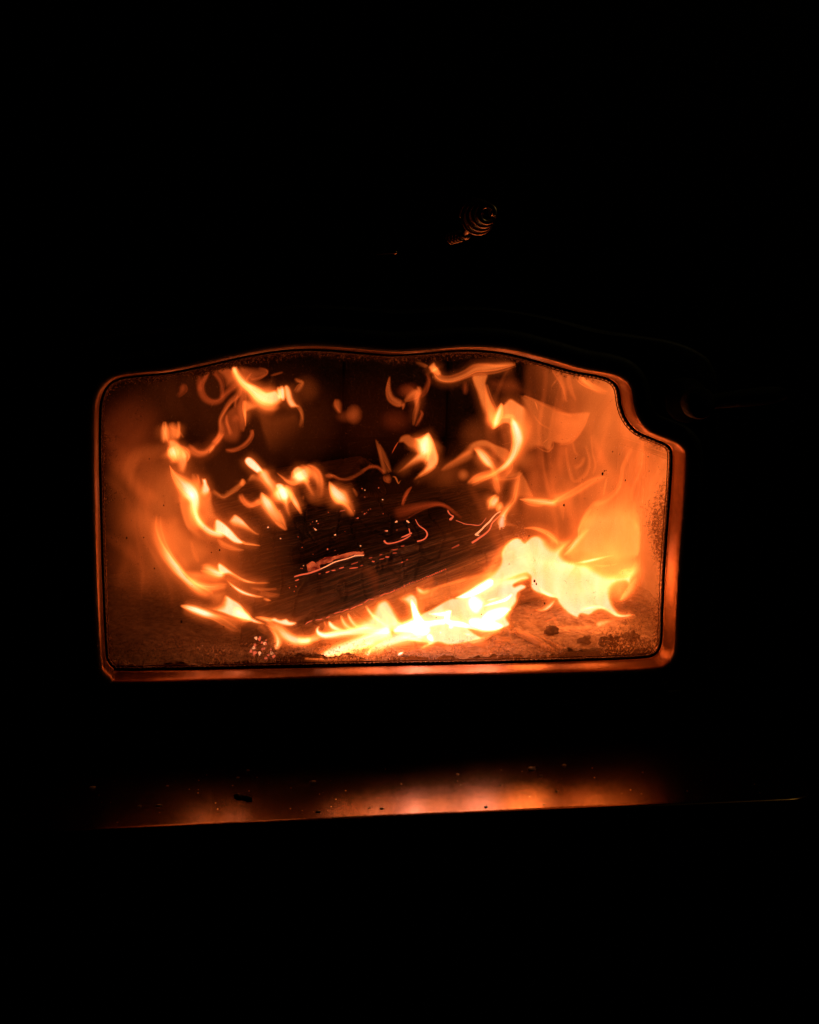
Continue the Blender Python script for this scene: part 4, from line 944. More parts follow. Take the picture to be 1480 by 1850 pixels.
  ('s',0.05,0.0,[(682.7,1087,3.2,0.3),(690.8,1100,9.7,0.7),(702.2,1116.2,13,0.9),(716.7,1127.6,11.4,1.3),(731.3,1135.7,11.4,1.8)]),
  ('s',0.048,0.0,[(742.7,1081.3,2.3,1.0),(746.3,1093.5,6.5,2.6),(750.8,1108.1,8.9,3.2),(758.1,1124.3,12.2,3.4),(767,1138.9,15.4,3.5),(773.5,1151.9,14.6,3.0)]),
  ('s',0.048,0.0,[(707,1140.5,6.5,1.5),(720,1137.3,9.7,2.6),(734.6,1134.0,13,3.2),(750.8,1132.4,16.2,3.2),(767,1137.3,17.8,3.2)]),
  ('s',0.047,0.0,[(571.6,1187.9,1.6,0.5),(583.8,1184.3,8.1,1.4),(604.9,1177,14.6,1.7),(630.8,1168.1,17.8,1.6),(660,1156.8,19.5,1.7),(685.9,1147,17.8,1.9),(711.9,1137.3,14.6,2.4)]),
  ('s',0.047,0.0,[(653.5,1182.7,3.2,0.6),(679.5,1169.7,13,1.2),(710.3,1156.8,17.8,1.6),(742.7,1147,19.5,1.8),(775.1,1143.8,19.5,1.8)]),
  ('s',0.047,0.0,[(549.7,1190,3.2,0.3),(588.6,1184.3,9.7,0.8),(637.3,1173,14.6,1.0),(685.9,1160,16.2,1.2)]),
  ('s',0.047,0.0,[(588.6,1186.7,1.6,0.4),(608.1,1183.5,6.5,1.1),(630.8,1177.8,9.7,1.1),(653.5,1168.1,11.4,1.1),(677.8,1156.8,11.4,1.2)]),
  ('r',0.053,0.0,0.26,[(564.3,1130.8,4.9),(604.9,1109.7,2.3),(653.5,1088.6,2.3),(702.2,1069.2,2.3),(750.8,1051.4,2.3),(783.2,1040,2.3),(786.5,1072.4,9.7),(750.8,1130.8,13),(669.7,1143.8,9.7),(588.6,1143.8,6.5)]),
  ('b',0.054,0.0,0.35,669.7,1124.3,100.5,42.2,-18,2.0),
  ('b',0.05,0.0,0.25,685.9,1169.7,100.5,32.4,0,2.0),
  ('s',0.09,0.0,[(808.1,1168.1,4.9,0.5),(788.6,1171.3,8.1,1.0),(772.4,1175.4,8.1,0.9),(754.6,1177.8,4.9,0.4)]),
  ('s',0.09,0.0,[(885.9,1143.8,3.2,0.4),(873,1153.5,8.1,1.0),(853.5,1161.6,9.7,1.2),(830.8,1168.1,8.1,0.9),(808.1,1174.6,6.5,0.4)]),
  ('r',0.047,0.0,1.6,[(649.5,1185.9,1.6),(656.8,1181.1,2.4),(666.5,1168.1,4.9),(682.7,1153.5,6.5),(705.4,1143.8,6.5),(711.9,1150.3,3.2),(698.9,1160,1.9),(685.9,1169.7,3.2),(676.2,1174.6,4.1),(671.3,1181.1,1.6),(667.3,1186.3,1.6),(658.4,1186.6,1.6)]),
  ('s',0.047,0.0,[(679.5,1185.1,9.7,0.5),(685.9,1177.8,11.4,0.6),(694.0,1164.9,9.7,0.6),(703.8,1153.5,9.7,0.6)]),
  ('r',0.048,0.0,0.8,[(572.4,1186.7,1.6),(608.1,1168.1,6.5),(637.3,1156.8,6.5),(669.7,1145.4,4.9),(702.2,1143.8,8.1),(685.9,1163.2,8.1),(653.5,1176.2,6.5),(613,1184.3,3.2)]),
  ('s',0.045,0.0,[(718.0,1185.1,1.3,0.8),(721.6,1182.4,4.1,2.4),(725.7,1179.8,3.6,2.0),(731,1177.8,1.6,0.6)]),
  ('r',0.048,0.0,1.8,[(757.3,1175.4,1.6),(762.2,1166.5,1.9),(770.3,1160,3.2),(786.5,1158.4,4.9),(786.5,1168.1,4.9),(775.1,1168.1,2.4),(765.4,1172.2,1.6)]),
  ('s',0.054,0.0,[(751.6,1060.3,3.2,0.6),(758.1,1066.8,6.5,1.2),(767,1070,6.5,0.9),(778.4,1064.3,6.5,0.7)]),
  ('r',0.048,0.0,1.6,[(711.9,1153.5,1.6),(734.6,1143.8,4.1),(758.9,1147,4.9),(786.5,1163.2,3.2),(767,1163.2,1.6),(744.3,1160,1.6),(726.5,1156.8,1.9)]),
 ]),
 ('flame', 'widest white-hot flame mass at the bottom, right of the comb-like flame', 'flame', [
  ('r',0.056,0.0,1.9,[(757.8,1108.9,2.4),(767.6,1104.1,1.6),(780.5,1098.4,1.6),(804.9,1083.8,1.6),(817.8,1078.9,1.6),(830.8,1077.3,2.3),(856.8,1064.3,3.6),(885.9,1049.7,4.9),(908.6,1040,6.5),(931.3,1033.5,9.7),(950.8,1030.3,9.7),(958.9,1044.9,1.6),(942.7,1049.7,1.6),(929.7,1057.8,2.3),(941.1,1053.8,1.6),(950.8,1057,1.6),(950.8,1063.5,1.6),(937,1072.4,1.9),(936.2,1088.6,3.2),(926.5,1103.2,4.1),(918.4,1114.6,4.1),(923.2,1128.9,1.6),(907,1137.3,1.6),(881.1,1141.8,1.6),(863.2,1137.3,1.6),(847,1133.7,1.6),(860,1143.8,1.6),(873,1153.5,1.6),(853.5,1160.3,1.6),(824.3,1165.7,1.6),(808.1,1166.8,1.6),(791.9,1162.4,1.9),(769.2,1171.3,1.9),(757.8,1174.9,1.6),(762.7,1168.1,1.6),(770.8,1163.2,2.3),(756.2,1156.8,2.3),(743.2,1147,1.6),(736.8,1137.3,3.2),(746.5,1121.1,3.2)]),
  ('r',0.06,0.0,0.62,[(749.7,1069.2,4.9),(788.6,1054.6,4.9),(843.8,1036.8,4.9),(902.2,1023.8,9.7),(942.7,1030.3,13),(885.9,1056.2,9.7),(827.6,1080.5,4.9),(772.4,1104.9,6.5),(756.2,1108.1,6.5)]),
  ('b',0.056,0.0,0.8,853.5,1104.9,84.3,42.2,-12,2.0),
  ('b',0.056,0.0,0.7,813,1143.8,61.6,24.3,5,2.0),
  ('r',0.057,0.0,0.9,[(821.1,1082.2,6.5),(863.2,1049.7,9.7),(918.4,1027,13),(955.7,1025.4,9.7),(957.3,1049.7,6.5),(902.2,1069.2,9.7),(853.5,1088.6,9.7)]),
  ('s',0.05,0.0,[(772.4,1108.9,1.6,0.8),(785.4,1109.7,4.1,2.0),(800,1109.7,6.5,2.4),(811.3,1106.5,6.5,2.6),(817,1102.4,2.3,1)]),
  ('s',0.05,0.0,[(814.6,1103.2,3.2,1.2),(808.9,1111.3,9.7,3.0),(808.1,1121.1,9.7,3.0),(816.2,1125.9,8.1,3),(834.0,1128.4,8.1,3),(850.3,1133.2,5.7,2),(863.2,1137.3,2.4,0.8)]),
  ('s',0.05,0.0,[(813.8,1125.9,3.2,1),(815.4,1132.4,8.1,2.4),(811.3,1138.1,4.9,1.4)]),
  ('s',0.05,0.0,[(821.1,1080.5,1.6,0.8),(837.3,1077,6.5,2.4),(853.5,1070.8,9.7,3.0),(869.7,1061.9,11.4,3.2),(884.3,1053,11.4,3.2),(894.0,1045.7,8.1,2.0)]),
  ('s',0.05,0.0,[(851.9,1072.4,9.7,1.4),(856.8,1087,17.8,2.8),(864.9,1098.4,21.1,3.0),(876.2,1104.9,19.5,2.2)]),
  ('s',0.05,0.0,[(871.3,1095.9,1.9,1.2),(885.9,1091.6,3.6,2.4),(902.2,1087,4.2,2.8),(915.1,1082.2,4.9,2.8),(926.5,1072.4,3.2,1.4)]),
  ('s',0.05,0.0,[(877.8,1086.2,1,0.8),(889.2,1083,2.3,1.8),(902.2,1079.7,1.3,0.8)]),
  ('s',0.05,0.0,[(868.1,1121.1,6.5,1.6),(882.7,1114.6,14.6,2.8),(897.3,1109.7,16.2,3.0),(911.9,1103.2,11.4,2.6),(924.9,1098.4,3.2,1)]),
  ('s',0.05,0.0,[(843.8,1119.5,6.5,1.4),(856.8,1124.3,14.6,3.0),(873,1128.4,16.2,3.4),(889.2,1130,14.6,3.2),(902.2,1130.8,9.7,2.4),(911.9,1129.2,3.2,1)]),
  ('s',0.05,0.0,[(770.8,1143.8,9.7,3.0),(777.3,1151.9,8.1,3.0),(783.8,1160,4.1,1.6)]),
  ('s',0.05,0.0,[(834.0,1143.8,1.6,0.6),(845.4,1146.2,3.6,1.6),(858.4,1148.6,1.3,0.6)]),
  ('s',0.05,0.0,[(791.9,1143.8,3.2,0.8),(795.9,1142.5,4.9,1.6),(800,1141.3,2.3,0.6)]),
  ('s',0.05,0.0,[(733.5,1130.8,13,3.0),(753,1130.8,14.6,3.0),(772.4,1127.6,9.7,2.6),(791.9,1124.3,8.1,2.6),(809.7,1122.7,8.1,2.8)]),
  ('s',0.05,0.0,[(772.4,1130.8,3.2,1.6),(770.8,1140.5,6.5,2.6),(772.4,1147,8.1,2.6)]),
  ('s',0.06,0.0,[(778.9,1082.2,3.2,0.2),(782.2,1067.6,9.7,0.4),(793.5,1059.5,6.5,0.5),(813,1053.8,5.7,0.5),(843.8,1044.9,6.5,0.5)]),
 ]),
 ('flame', 'billowing cream flame filling the lower right of the window', 'flame', [
  ('r',0.14,0.0,1.75,[(875.9,1041.4,8.1),(892.2,1027.2,6.1),(903.3,1015,2.8),(904.3,998.8,1.6),(911.4,984.6,1.6),(925.6,972.8,1.6),(935.7,970.4,1.6),(943.9,973.4,1.6),(947.9,978.9,1.6),(958.0,969.4,1.6),(972.2,965.9,2.4),(989.5,972.4,8.1),(1001.6,980.5,12.2),(1021.9,977.5,6.1),(1035.1,973.4,4.1),(1028,988.7,8.1),(1019.9,1000.8,8.1),(1034.1,1011.0,6.1),(1062.4,1015,8.1),(1092.9,1027.2,12.2),(1123.3,1035.3,8.1),(1143.5,1025.1,6.1),(1150.6,1021.1,8.1),(1149.6,1035.3,8.1),(1141.5,1053.5,3.0),(1129.3,1077.8,2.4),(1121.2,1088.4,2.4),(1119.2,1081.9,2.4),(1131.4,1063.7,6.1),(1129.3,1053.5,4.1),(1113.1,1061.6,8.1),(1107.0,1077.8,6.1),(1115.2,1100.1,4.1),(1127.3,1110.7,1.6),(1147.6,1109.3,1.6),(1129.3,1113.9,1.6),(1113.1,1113.7,1.6),(1098.9,1105.2,1.6),(1086.8,1102.2,1.6),(1074.6,1106.6,1.6),(1064.5,1113.3,1.6),(1052.3,1110.3,1.6),(1047.8,1112.3,1.6),(1045.2,1118.4,1.6),(1030,1112.3,2),(1015.8,1100.1,2),(1006.7,1088,2),(1002.6,1080.3,1.6),(981.4,1076.2,1.6),(963.1,1068.1,1.6),(957.4,1058.6,1.6),(957.8,1047.4,1.6),(951.0,1040.3,4.1),(920.5,1049.5,3.0),(892.2,1061.6,6.1)]),
  ('r',0.13,0.0,1.6,[(940.8,1104.2,4.1),(961.1,1100.1,5.1),(977.3,1096.1,6.1),(993.5,1086.0,4.1),(1004.1,1082.3,1.6),(1001.6,1092,1.6),(991.5,1102.2,1.6),(979.3,1105.8,1.6),(961.1,1103.4,2.4)]),
  ('b',0.14,0.0,1.1,961.1,1006.9,66.9,46.6,10,2.0),
  ('b',0.14,0.0,1.0,1021.9,1065.7,85.1,52.7,20,2.0),
  ('b',0.14,0.0,0.9,1082.7,1065.7,68.9,46.6,0,2.0),
  ('b',0.14,0.0,0.5,1062.4,1006.9,85.1,34.5,-8,2.0),
  ('b',0.14,0.0,0.4,1129.3,1021.1,44.6,40.5,0,2.0),
  ('r',0.14,0.0,0.7,[(993.5,992.7,12.2),(1021.9,986.6,12.2),(1062.4,992.7,18.2),(1107.0,1000.8,18.2),(1149.6,1006.9,12.2),(1153.7,1037.3,12.2),(1139.5,1069.7,12.2),(1119.2,1094.1,8.1),(1107.0,1081.9,12.2),(1062.4,1041.4,18.2),(1021.9,1025.1,18.2)]),
  ('r',0.145,0.0,0.8,[(867.8,1029.2,12.2),(888.1,1006.9,8.1),(904.3,988.7,6.1),(912.4,1006.9,12.2),(900.3,1045.4,12.2),(871.9,1061.6,12.2)]),
  ('s',0.13,0.0,[(905.3,1006.9,6.1,0.4),(912.4,986.6,6.1,0.6),(926.6,975.5,5.3,0.7),(938.8,973.4,4.1,0.5)]),
  ('b',0.13,0.0,0.55,1098.9,1021.1,81.1,77,0,2.0),
  ('b',0.13,0.0,0.35,1042.2,1041.4,162.2,105.4,0,2.0),
  ('b',0.13,0.0,0.3,985.4,1000.8,105.4,66.9,0,2.0),
  ('b',0.13,0.0,0.3,1113.1,960.3,48.7,60.8,0,2.0),
  ('r',0.135,0.0,1.0,[(967.2,1006.9,12.2),(993.5,1000.8,12.2),(1009.7,982.6,8.1),(1026.0,978.5,6.1),(1021.9,992.7,6.1),(1009.7,1008.9,6.1),(1034.1,1011.0,4.1),(1062.4,1008.9,12.2),(1082.7,1025.1,12.2),(1062.4,1053.5,16.2),(1021.9,1053.5,18.2),(981.4,1035.3,18.2)]),
  ('r',0.135,0.0,0.7,[(1078.7,1053.5,12.2),(1107.0,1029.2,12.2),(1135.4,1021.1,8.1),(1150.6,1013,6.1),(1148.6,1031.2,8.1),(1129.3,1041.4,10.1),(1109.1,1057.6,10.1),(1094.9,1081.9,12.2),(1078.7,1081.9,16.2)]),
  ('s',0.13,0.0,[(940.8,1069.7,4.1,0.3),(928.7,1086.0,10.1,0.7),(920.5,1102.2,12.2,0.8),(912.4,1118.4,12.2,0.6)]),
  ('s',0.13,0.0,[(916.5,1053.5,4.1,0.5),(936.8,1049.5,6.1,0.8),(955,1043.4,6.1,0.8)]),
  ('s',0.13,0.0,[(973.2,1059.6,2,0.5),(981.4,1068.7,5.3,1.2),(993.5,1075.4,4.9,1.6),(1009.7,1079.5,2.8,0.9)]),
  ('s',0.13,0.0,[(1038.1,1017.4,1.6,0.6),(1056.4,1015,4.5,1.4),(1074.6,1011.0,4.5,1.3),(1094.9,1005.9,2.8,0.9),(1111.1,1002.8,1.2,0.4)]),
  ('s',0.13,0.0,[(1070.6,1021.1,6.1,0.3),(1090.8,1022.7,5.3,0.6),(1117.2,1018.7,2.8,0.3)]),
  ('s',0.13,0.0,[(1046.2,1103.2,2.8,0.6),(1062.4,1098.5,4.9,1.3),(1082.7,1096.5,4.9,1.1),(1098.9,1103.2,4.1,1.2),(1115.2,1111.9,4.1,1.4),(1133.4,1112.3,3.2,1.2),(1149.6,1109.3,1.2,0.4)]),
  ('s',0.13,0.0,[(1113.1,1045.4,8.1,0.4),(1127.3,1037.3,12.2,1.0),(1141.5,1035.3,12.2,1.1),(1149.6,1025.1,10.1,0.8),(1151.6,1011.0,8.1,0.4)]),
  ('s',0.13,0.0,[(1120.6,1086.4,4.9,0.8),(1129.3,1075.8,8.1,1.0),(1141.5,1059.6,9.1,0.9),(1149.6,1041.4,9.1,0.6)]),
  ('s',0.13,0.0,[(1026.0,1069.7,8.1,0.3),(1062.4,1065.7,16.2,0.3),(1094.9,1053.5,16.2,0.4),(1119.2,1037.3,12.2,0.5)]),
  ('s',0.13,0.0,[(944.9,954.6,1.6,0.3),(961.1,953.8,3.6,0.7),(975.3,957.2,4.9,0.9),(989.5,964.3,7.3,0.9),(999.6,974.5,10.1,0.9),(1005.7,986.6,12.2,0.8)]),
  ('r',0.14,0.0,0.75,[(977.3,957.2,4.1),(993.5,964.3,4.1),(1011.8,973.4,4.1),(1034.1,974.5,4.1),(1017.8,998.8,10.1),(1001.6,992.7,12.2),(993.5,976.5,6.1)]),
 ]),
 ('flame', 'tall translucent flame sheet rising at the right of the firebox', 'flame', [
  ('r',0.17,0.0,0.75,[(1045.2,962.3,1.6),(1048.3,948.1,2),(1058.4,927.8,6.1),(1074.6,895.4,28.4),(1113.1,883.2,32.4),(1145.6,895.4,24.3),(1156.1,948.1,2),(1156.9,976.5,1.6),(1152.7,1002.8,1.6),(1143.5,1015,8.1),(1092.9,1025.1,12.2),(1054.3,1015,12.2),(1019.9,1004.9,6.1),(1034.1,986.6,2.8),(1045.2,972.4,2.8)]),
  ('s',0.165,0.0,[(1017.8,1004.9,2,0.5),(1030,993.7,6.1,1.0),(1042.2,978.5,8.1,1.1),(1054.3,964.3,8.1,0.8),(1064.5,954.2,4.1,0.4)]),
  ('s',0.165,0.0,[(1019.9,995.7,1.2,0.3),(1028,987.6,2.4,0.8),(1036.1,979.5,1.2,0.3)]),
  ('s',0.165,0.0,[(1150.6,1005.9,4.1,0.7),(1154.1,988.7,5.3,0.7),(1155.3,964.3,5.3,0.5),(1153.7,940,5.3,0.4),(1150.6,923.8,4.1,0.2)]),
  ('s',0.165,0.0,[(1046.2,972.4,4.1,0.4),(1046.2,956.2,6.1,0.7),(1051.3,942,6.9,0.7),(1060.4,927.8,6.1,0.5),(1068.5,917.7,4.1,0.3)]),
  ('r',0.17,0.0,0.45,[(1044.6,962.8,1.6),(1046.1,946.5,1.6),(1052,930.1,1.6),(1063.9,912.3,1.6),(1078.8,901.2,3.7),(1104.1,901.9,8.9),(1095.1,928.7,14.9),(1074.3,962.8,14.9)]),
  ('s',0.17,0.0,[(1142.7,806.8,7.4,0.1),(1133.8,826.1,8.9,0.25),(1126.1,843.9,8.9,0.35),(1123.7,863.2,7.4,0.4),(1118.9,881.1,7.4,0.42),(1105.5,897.4,8.9,0.4),(1089.2,907.8,8.9,0.3),(1071.4,913.8,7.4,0.3)]),
  ('s',0.17,0.0,[(1162.3,791.9,3,0.15),(1161.3,814.2,4.5,0.22),(1158.3,843.9,5.9,0.25),(1148.7,869.2,7.4,0.3),(1142.7,887,7.4,0.3),(1138.2,907.8,8.9,0.2)]),
  ('s',0.17,0.0,[(1145.7,903.4,4.5,0.1),(1147.2,925.7,8.9,0.25),(1149.4,960,8.9,0.3)]),
  ('r',0.175,0.0,0.14,[(1161.3,794.9,1.6),(1159.8,832,1.6),(1148.7,869.2,3),(1141.2,896.0,5.9),(1121.9,898.9,8.9),(1124.9,869.2,3),(1129.3,839.5,4.5),(1142.7,814.2,8.9)]),
  ('s',0.17,0.0,[(995.5,904.9,14.9,1.0),(1008.9,901.2,11.9,0.8),(1023.8,895.2,10.4,0.55),(1038.7,888.5,10.4,0.5),(1059.5,875.9,10.4,0.42),(1077.3,866.2,8.9,0.35),(1095.1,861,8.9,0.12)]),
  ('s',0.17,0.0,[(1096.6,861.8,3,0.15),(1093.9,875.1,3.9,0.35),(1090.1,896.0,3,0.2)]),
  ('s',0.175,0.0,[(1022.3,806.8,5.9,0.1),(1026.8,839.5,7.4,0.2),(1034.9,866.2,7.4,0.22),(1044.6,867.7,7.4,0.2),(1059.5,854.3,8.9,0.25),(1065.4,832,7.4,0.22),(1058,803.8,5.9,0.1)]),
  ('s',0.175,0.0,[(1034.2,797.8,4.5,0.2),(1038.7,815.7,5.9,0.25),(1046.1,824.6,5.9,0.1)]),
  ('s',0.175,0.0,[(1037.2,846.9,8.9,0.2),(1050.5,838,8.9,0.3),(1056.5,824.6,5.9,0.15)]),
  ('s',0.175,0.0,[(1068.4,785.9,3,0.1),(1070.6,817.2,4.5,0.22),(1075.8,839.5,5.9,0.2),(1071.4,857.3,4.5,0.15)]),
  ('b',0.18,0.0,0.3,1113,913.8,83.2,62.4,0,2.0),
 ]),
 ('flame', 'S-shaped flame in the upper right with a smoky orange veil to its right', 'flame', [
  ('s',0.18,0.0,[(924.3,753.5,2.3,0.6),(928.9,764.9,9.7,1.5),(934.0,779.5,14.6,1.6),(936,792.4,14.6,1.6),(934.0,805.4,12.2,1.4),(928.9,820,9.7,1.3),(921.1,833,8.1,1.3),(911.3,843.5,7.1,1.2),(900,850.8,6.5,0.9),(888.6,857.3,6.5,0.7),(872.4,862.2,9.7,0.5),(849.7,870.3,13,0.4)]),
  ('s',0.18,0.0,[(895.1,854.9,9.7,0.6),(877.3,860.5,13,0.5),(857.8,867,13,0.45),(843.2,873.5,8.1,0.2)]),
  ('r',0.185,0.0,0.85,[(886.2,764.9,4.9),(891.9,745.4,4.1),(904.1,726.8,1.9),(909.7,729.2,1.9),(917.8,720.3,1.9),(925.9,719.5,1.9),(940.5,729.2,1.9),(953.5,737.3,4.9),(966.5,764.9,14.6),(960,797.3,14.6),(940.5,813.5,6.5),(943.8,790.8,8.1),(930.8,769.7,3.2),(923.5,771.3,1.6),(917.8,766.8,1.6),(909.7,766.8,1.6),(900,772.2,1.6),(891.1,777.8,1.6),(885.4,773,3.2)]),
  ('s',0.175,0.0,[(892.2,775.4,2.3,0.5),(895.9,764.9,8.9,1.3),(900.8,750.3,9.7,1.3),(904.5,737.3,6.5,1.1),(906.2,726.8,1.6,0.4)]),
  ('b',0.18,0.0,0.7,890.3,758.4,17.8,19.5,0,2.0),
  ('s',0.175,0.0,[(904.9,756.8,6.5,0.4),(914.6,751.9,9.7,0.7),(925.9,752.7,9.7,0.8),(932.4,761.6,9.7,0.6)]),
  ('r',0.19,0.0,0.38,[(938.9,713,3.2),(951.9,716.2,1.9),(963.2,720.3,1.6),(985.9,730.8,1.6),(1008.6,741.3,1.6),(1034.6,744.6,1.6),(1065.4,743,1.6),(1063.8,755.1,1.6),(1054.0,774.6,1.6),(1042.7,790.8,1.6),(1031.3,800.2,1.6),(1015.1,803.8,1.6),(1000.5,800.5,1.6),(998.1,810.3,1.6),(990,816.1,1.6),(974.6,810.3,4.1),(953.5,823.2,9.7),(934.0,833,9.7),(930.8,797.3,6.5),(943.8,758.4,9.7),(940.5,732.4,6.5)]),
  ('s',0.185,0.0,[(1066.2,743.8,1.9,0.2),(1055.7,769.7,4.1,0.25),(1041.1,790.8,4.9,0.3),(1028.1,801.3,3.9,0.2),(1008.6,803.5,3.2,0.15)]),
  ('s',0.185,0.0,[(965.7,724.3,1.3,0.3),(968.9,730.8,2.9,0.6),(971.7,742.2,1.6,0.2)]),
  ('s',0.185,0.0,[(945.4,714.6,4.9,0.3),(963.2,721.9,5.8,0.35),(985.9,732.4,6.5,0.3),(1008.6,742.2,8.1,0.25),(1034.6,753.5,6.5,0.15)]),
  ('s',0.185,0.0,[(999.7,797.3,2.3,0.15),(999.2,807,3.2,0.25),(990.8,815.9,3.9,0.3),(979.5,812.7,2.9,0.2),(969.7,807,2.3,0.1)]),
  ('s',0.185,0.0,[(979.5,801.8,0.8,0.2),(985.9,796.5,1.6,0.35),(992.4,790.8,0.8,0.15)]),
  ('s',0.185,0.0,[(963.2,748.6,2.3,0.1),(976.2,764.9,3.9,0.2),(995.7,776.2,3.9,0.12)]),
  ('s',0.18,0.0,[(856.2,808.6,4.9,0.4),(864.3,813.5,8.9,1.0),(874.1,824.9,11.4,1.4),(883,836.2,10.5,1.3),(890.3,844.3,7.1,0.9),(893.5,854.0,9.7,0.5),(896.8,870.3,13,0.4),(900,891.3,9.7,0.2)]),
  ('s',0.18,0.0,[(878.9,820.8,1.3,0.2),(887,826.5,1.9,0.35),(896.8,831.3,1,0.15)]),
  ('r',0.19,0.0,0.5,[(833.5,813.5,9.7),(846.5,800.5,4.9),(859.5,794.9,2.4),(877.3,793.2,1.6),(896.8,802.2,1.6),(917.8,810.3,1.6),(927.6,823.2,4.9),(913,839.5,6.5),(896.8,829.7,4.9),(882.2,813.5,4.9),(865.9,813.5,4.9),(846.5,826.5,6.5),(823.8,837.8,8.1),(807.6,839.5,9.7)]),
  ('s',0.19,0.0,[(909.7,829.7,3.2,0.2),(917.8,834.6,9.7,0.35),(921.1,845.9,16.2,0.4),(917.8,862.2,16.2,0.4)]),
  ('s',0.19,0.0,[(906.5,803.8,1.3,0.1),(924.3,798.9,2.3,0.15)]),
  ('s',0.185,0.0,[(888.6,863.8,13,0.3),(908.1,862.2,19.5,0.45),(930.8,857.3,19.5,0.4),(943.8,849.2,13,0.2)]),
  ('s',0.185,0.0,[(893.5,858.9,8.1,0.3),(896.8,876.8,11.4,0.35),(900,894.6,8.1,0.3)]),
  ('b',0.19,0.0,0.3,943.8,829.7,32.4,27.6,0,2.0),
 ]),
 ('flame_wisp', 'broken orange smoke ribbon left of the S-shaped flame, over the log', 'flame wisp', [
  ('s',0.2,0.0,[(796.2,850.8,6.5,0.12),(809.2,842.7,11.4,0.32),(825.4,834.6,13,0.4),(841.6,824.9,17.8,0.45),(857.8,815.1,17.8,0.4)]),
  ('b',0.2,0.0,0.4,837.6,858.1,13.8,13.8,0,2.0),
  ('s',0.2,0.0,[(844.9,873.5,4.9,0.2),(862.7,863.8,13,0.4),(883.8,858.9,14.6,0.45),(900,852.4,14.6,0.4)]),
  ('b',0.2,0.0,0.12,805.9,857.3,48.6,35.7,-25,2.0),
  ('b',0.21,0.0,0.14,862.7,784.3,42.2,42.2,0,2.0),
  ('b',0.2,0.0,0.12,862.7,897.8,58.4,29.2,-20,2.0),
  ('s',0.2,0.2,[(789.7,906.7,0.6,0.1),(799.5,897.8,1.3,0.2),(815.7,880,0.6,0.1)]),
 ]),
 ('flame', 'small pair of bright flames above the right end of the charred log', 'flame', [
  ('s',0.16,0.0,[(899.7,893.8,4.9,0.6),(894.3,901.9,11.4,1.3),(888.6,910,13,1.2),(883.8,917.3,9.7,0.5),(880.5,922.2,4.9,0.15)]),
  ('s',0.16,0.0,[(906.8,905.9,3.2,0.3),(904.1,914.0,8.9,0.9),(900.8,921.3,7.3,0.8),(900,926.2,2.3,0.3)]),
 ]),
 ('flame', 'slim upright flame with a glowing foot, right of the small bright pair', 'flame', [
  ('r',0.17,0.0,0.4,[(929.2,868.6,3.2),(932.4,855.7,1.9),(940.5,850,1.9),(951.1,863.8,1.6),(958.4,880,1.6),(965.7,899.5,1.6),(953.5,902.7,4.9),(938.9,902.7,4.9),(930.8,910.8,3.2),(926.8,896.2,1.6)]),
  ('s',0.165,0.0,[(937.3,857.3,8.1,0.3),(934.0,873.5,9.7,0.5),(931.1,889.7,9.7,0.55),(927.6,904.3,9.7,0.6),(917.8,917.3,8.4,0.9),(910.5,928.6,7.8,1.1),(906.8,940,9.7,1.6),(906.2,949.7,12.2,1.4),(906.2,959.5,17.8,0.7),(905.7,969.2,17.8,0.2)]),
  ('s',0.165,0.0,[(913,946.5,6.5,0.2),(924.3,948.9,4.9,0.25),(935.7,950.5,1.9,0.08)]),
 ]),
 ('flame', 'white-tipped horizontal flame tongue crossing the orange glow at right', 'flame', [
  ('s',0.16,0.0,[(937.3,901.6,1.3,0.4),(950.3,903,5.2,0.9),(966.5,905.1,7.1,1.1),(982.7,906.8,8.1,1.2),(998.9,908.9,8.1,1.1),(1010.3,908.4,9.7,0.7)]),
  ('s',0.16,0.0,[(943.8,906.8,1.3,0.2),(956.8,911.6,4.2,0.4),(969.7,913.7,4.9,0.4),(982.7,913.2,3.2,0.2)]),
  ('s',0.165,0.0,[(1011.9,904.3,9.7,0.25),(1015.1,920.5,9.7,0.2),(1018.4,941.6,6.5,0.1)]),
 ]),
 ('flame', 'curled two-pointed flame standing on the middle of the charred log', 'flame', [
  ('r',0.17,0.0,1.0,[(747.6,790.8,3.2),(758.9,789.2,1.9),(765.4,785.9,1.6),(774.3,779,1.6),(780.8,787.6,1.6),(785.7,798.9,1.6),(789.7,811.9,1.6),(793.3,828.1,1.6),(791.3,841.1,2.4),(781.6,852.4,4.1),(765.4,862.2,6.5),(747.6,868.6,4.9),(750.8,860.5,4.1),(763.8,847.6,4.1),(763.8,837.8,6.5),(747.6,844.3,9.7),(724.9,854.0,9.7),(715.1,855.7,6.5),(729.7,841.1,4.1),(745.9,824.9,3.2),(755.7,811.9,4.9),(750.8,800.5,3.2)]),
  ('s',0.165,0.0,[(774.3,782.7,3.9,0.4),(771.1,792.4,14.6,1.3),(767.8,803.8,21.1,1.6),(767.8,815.1,19.5,1.5),(766.2,824.9,16.2,0.8),(760.5,834.6,14.6,0.3)]),
  ('s',0.165,0.0,[(783.2,808.6,8.1,0.2),(787.3,824.9,11.4,0.45),(781.6,839.5,11.4,0.5),(768.6,850.8,9.7,0.5),(755.7,860.5,6.5,0.4)]),
  ('r',0.17,0.15,0.42,[(722.4,789.2,1.9),(731.3,783.5,2.4),(741.1,784.3,1.6),(747.6,789.2,1.6),(763.8,789.2,3.2),(763.8,808.6,8.1),(747.6,813.5,4.1),(736.2,807.8,1.6),(728.1,800.5,1.6),(719.2,800.5,1.6)]),
 ]),
 ('flame_wisp', 'thin forked wisps beside the curled flame over the log', 'flame wisp', [
  ('s',0.19,0.1,[(678.6,792.4,1.6,0.1),(684.3,807,5.8,0.3),(688.4,824.9,7.1,0.26),(693.2,844.3,8.1,0.25),(697.3,857.3,9.7,0.25)]),
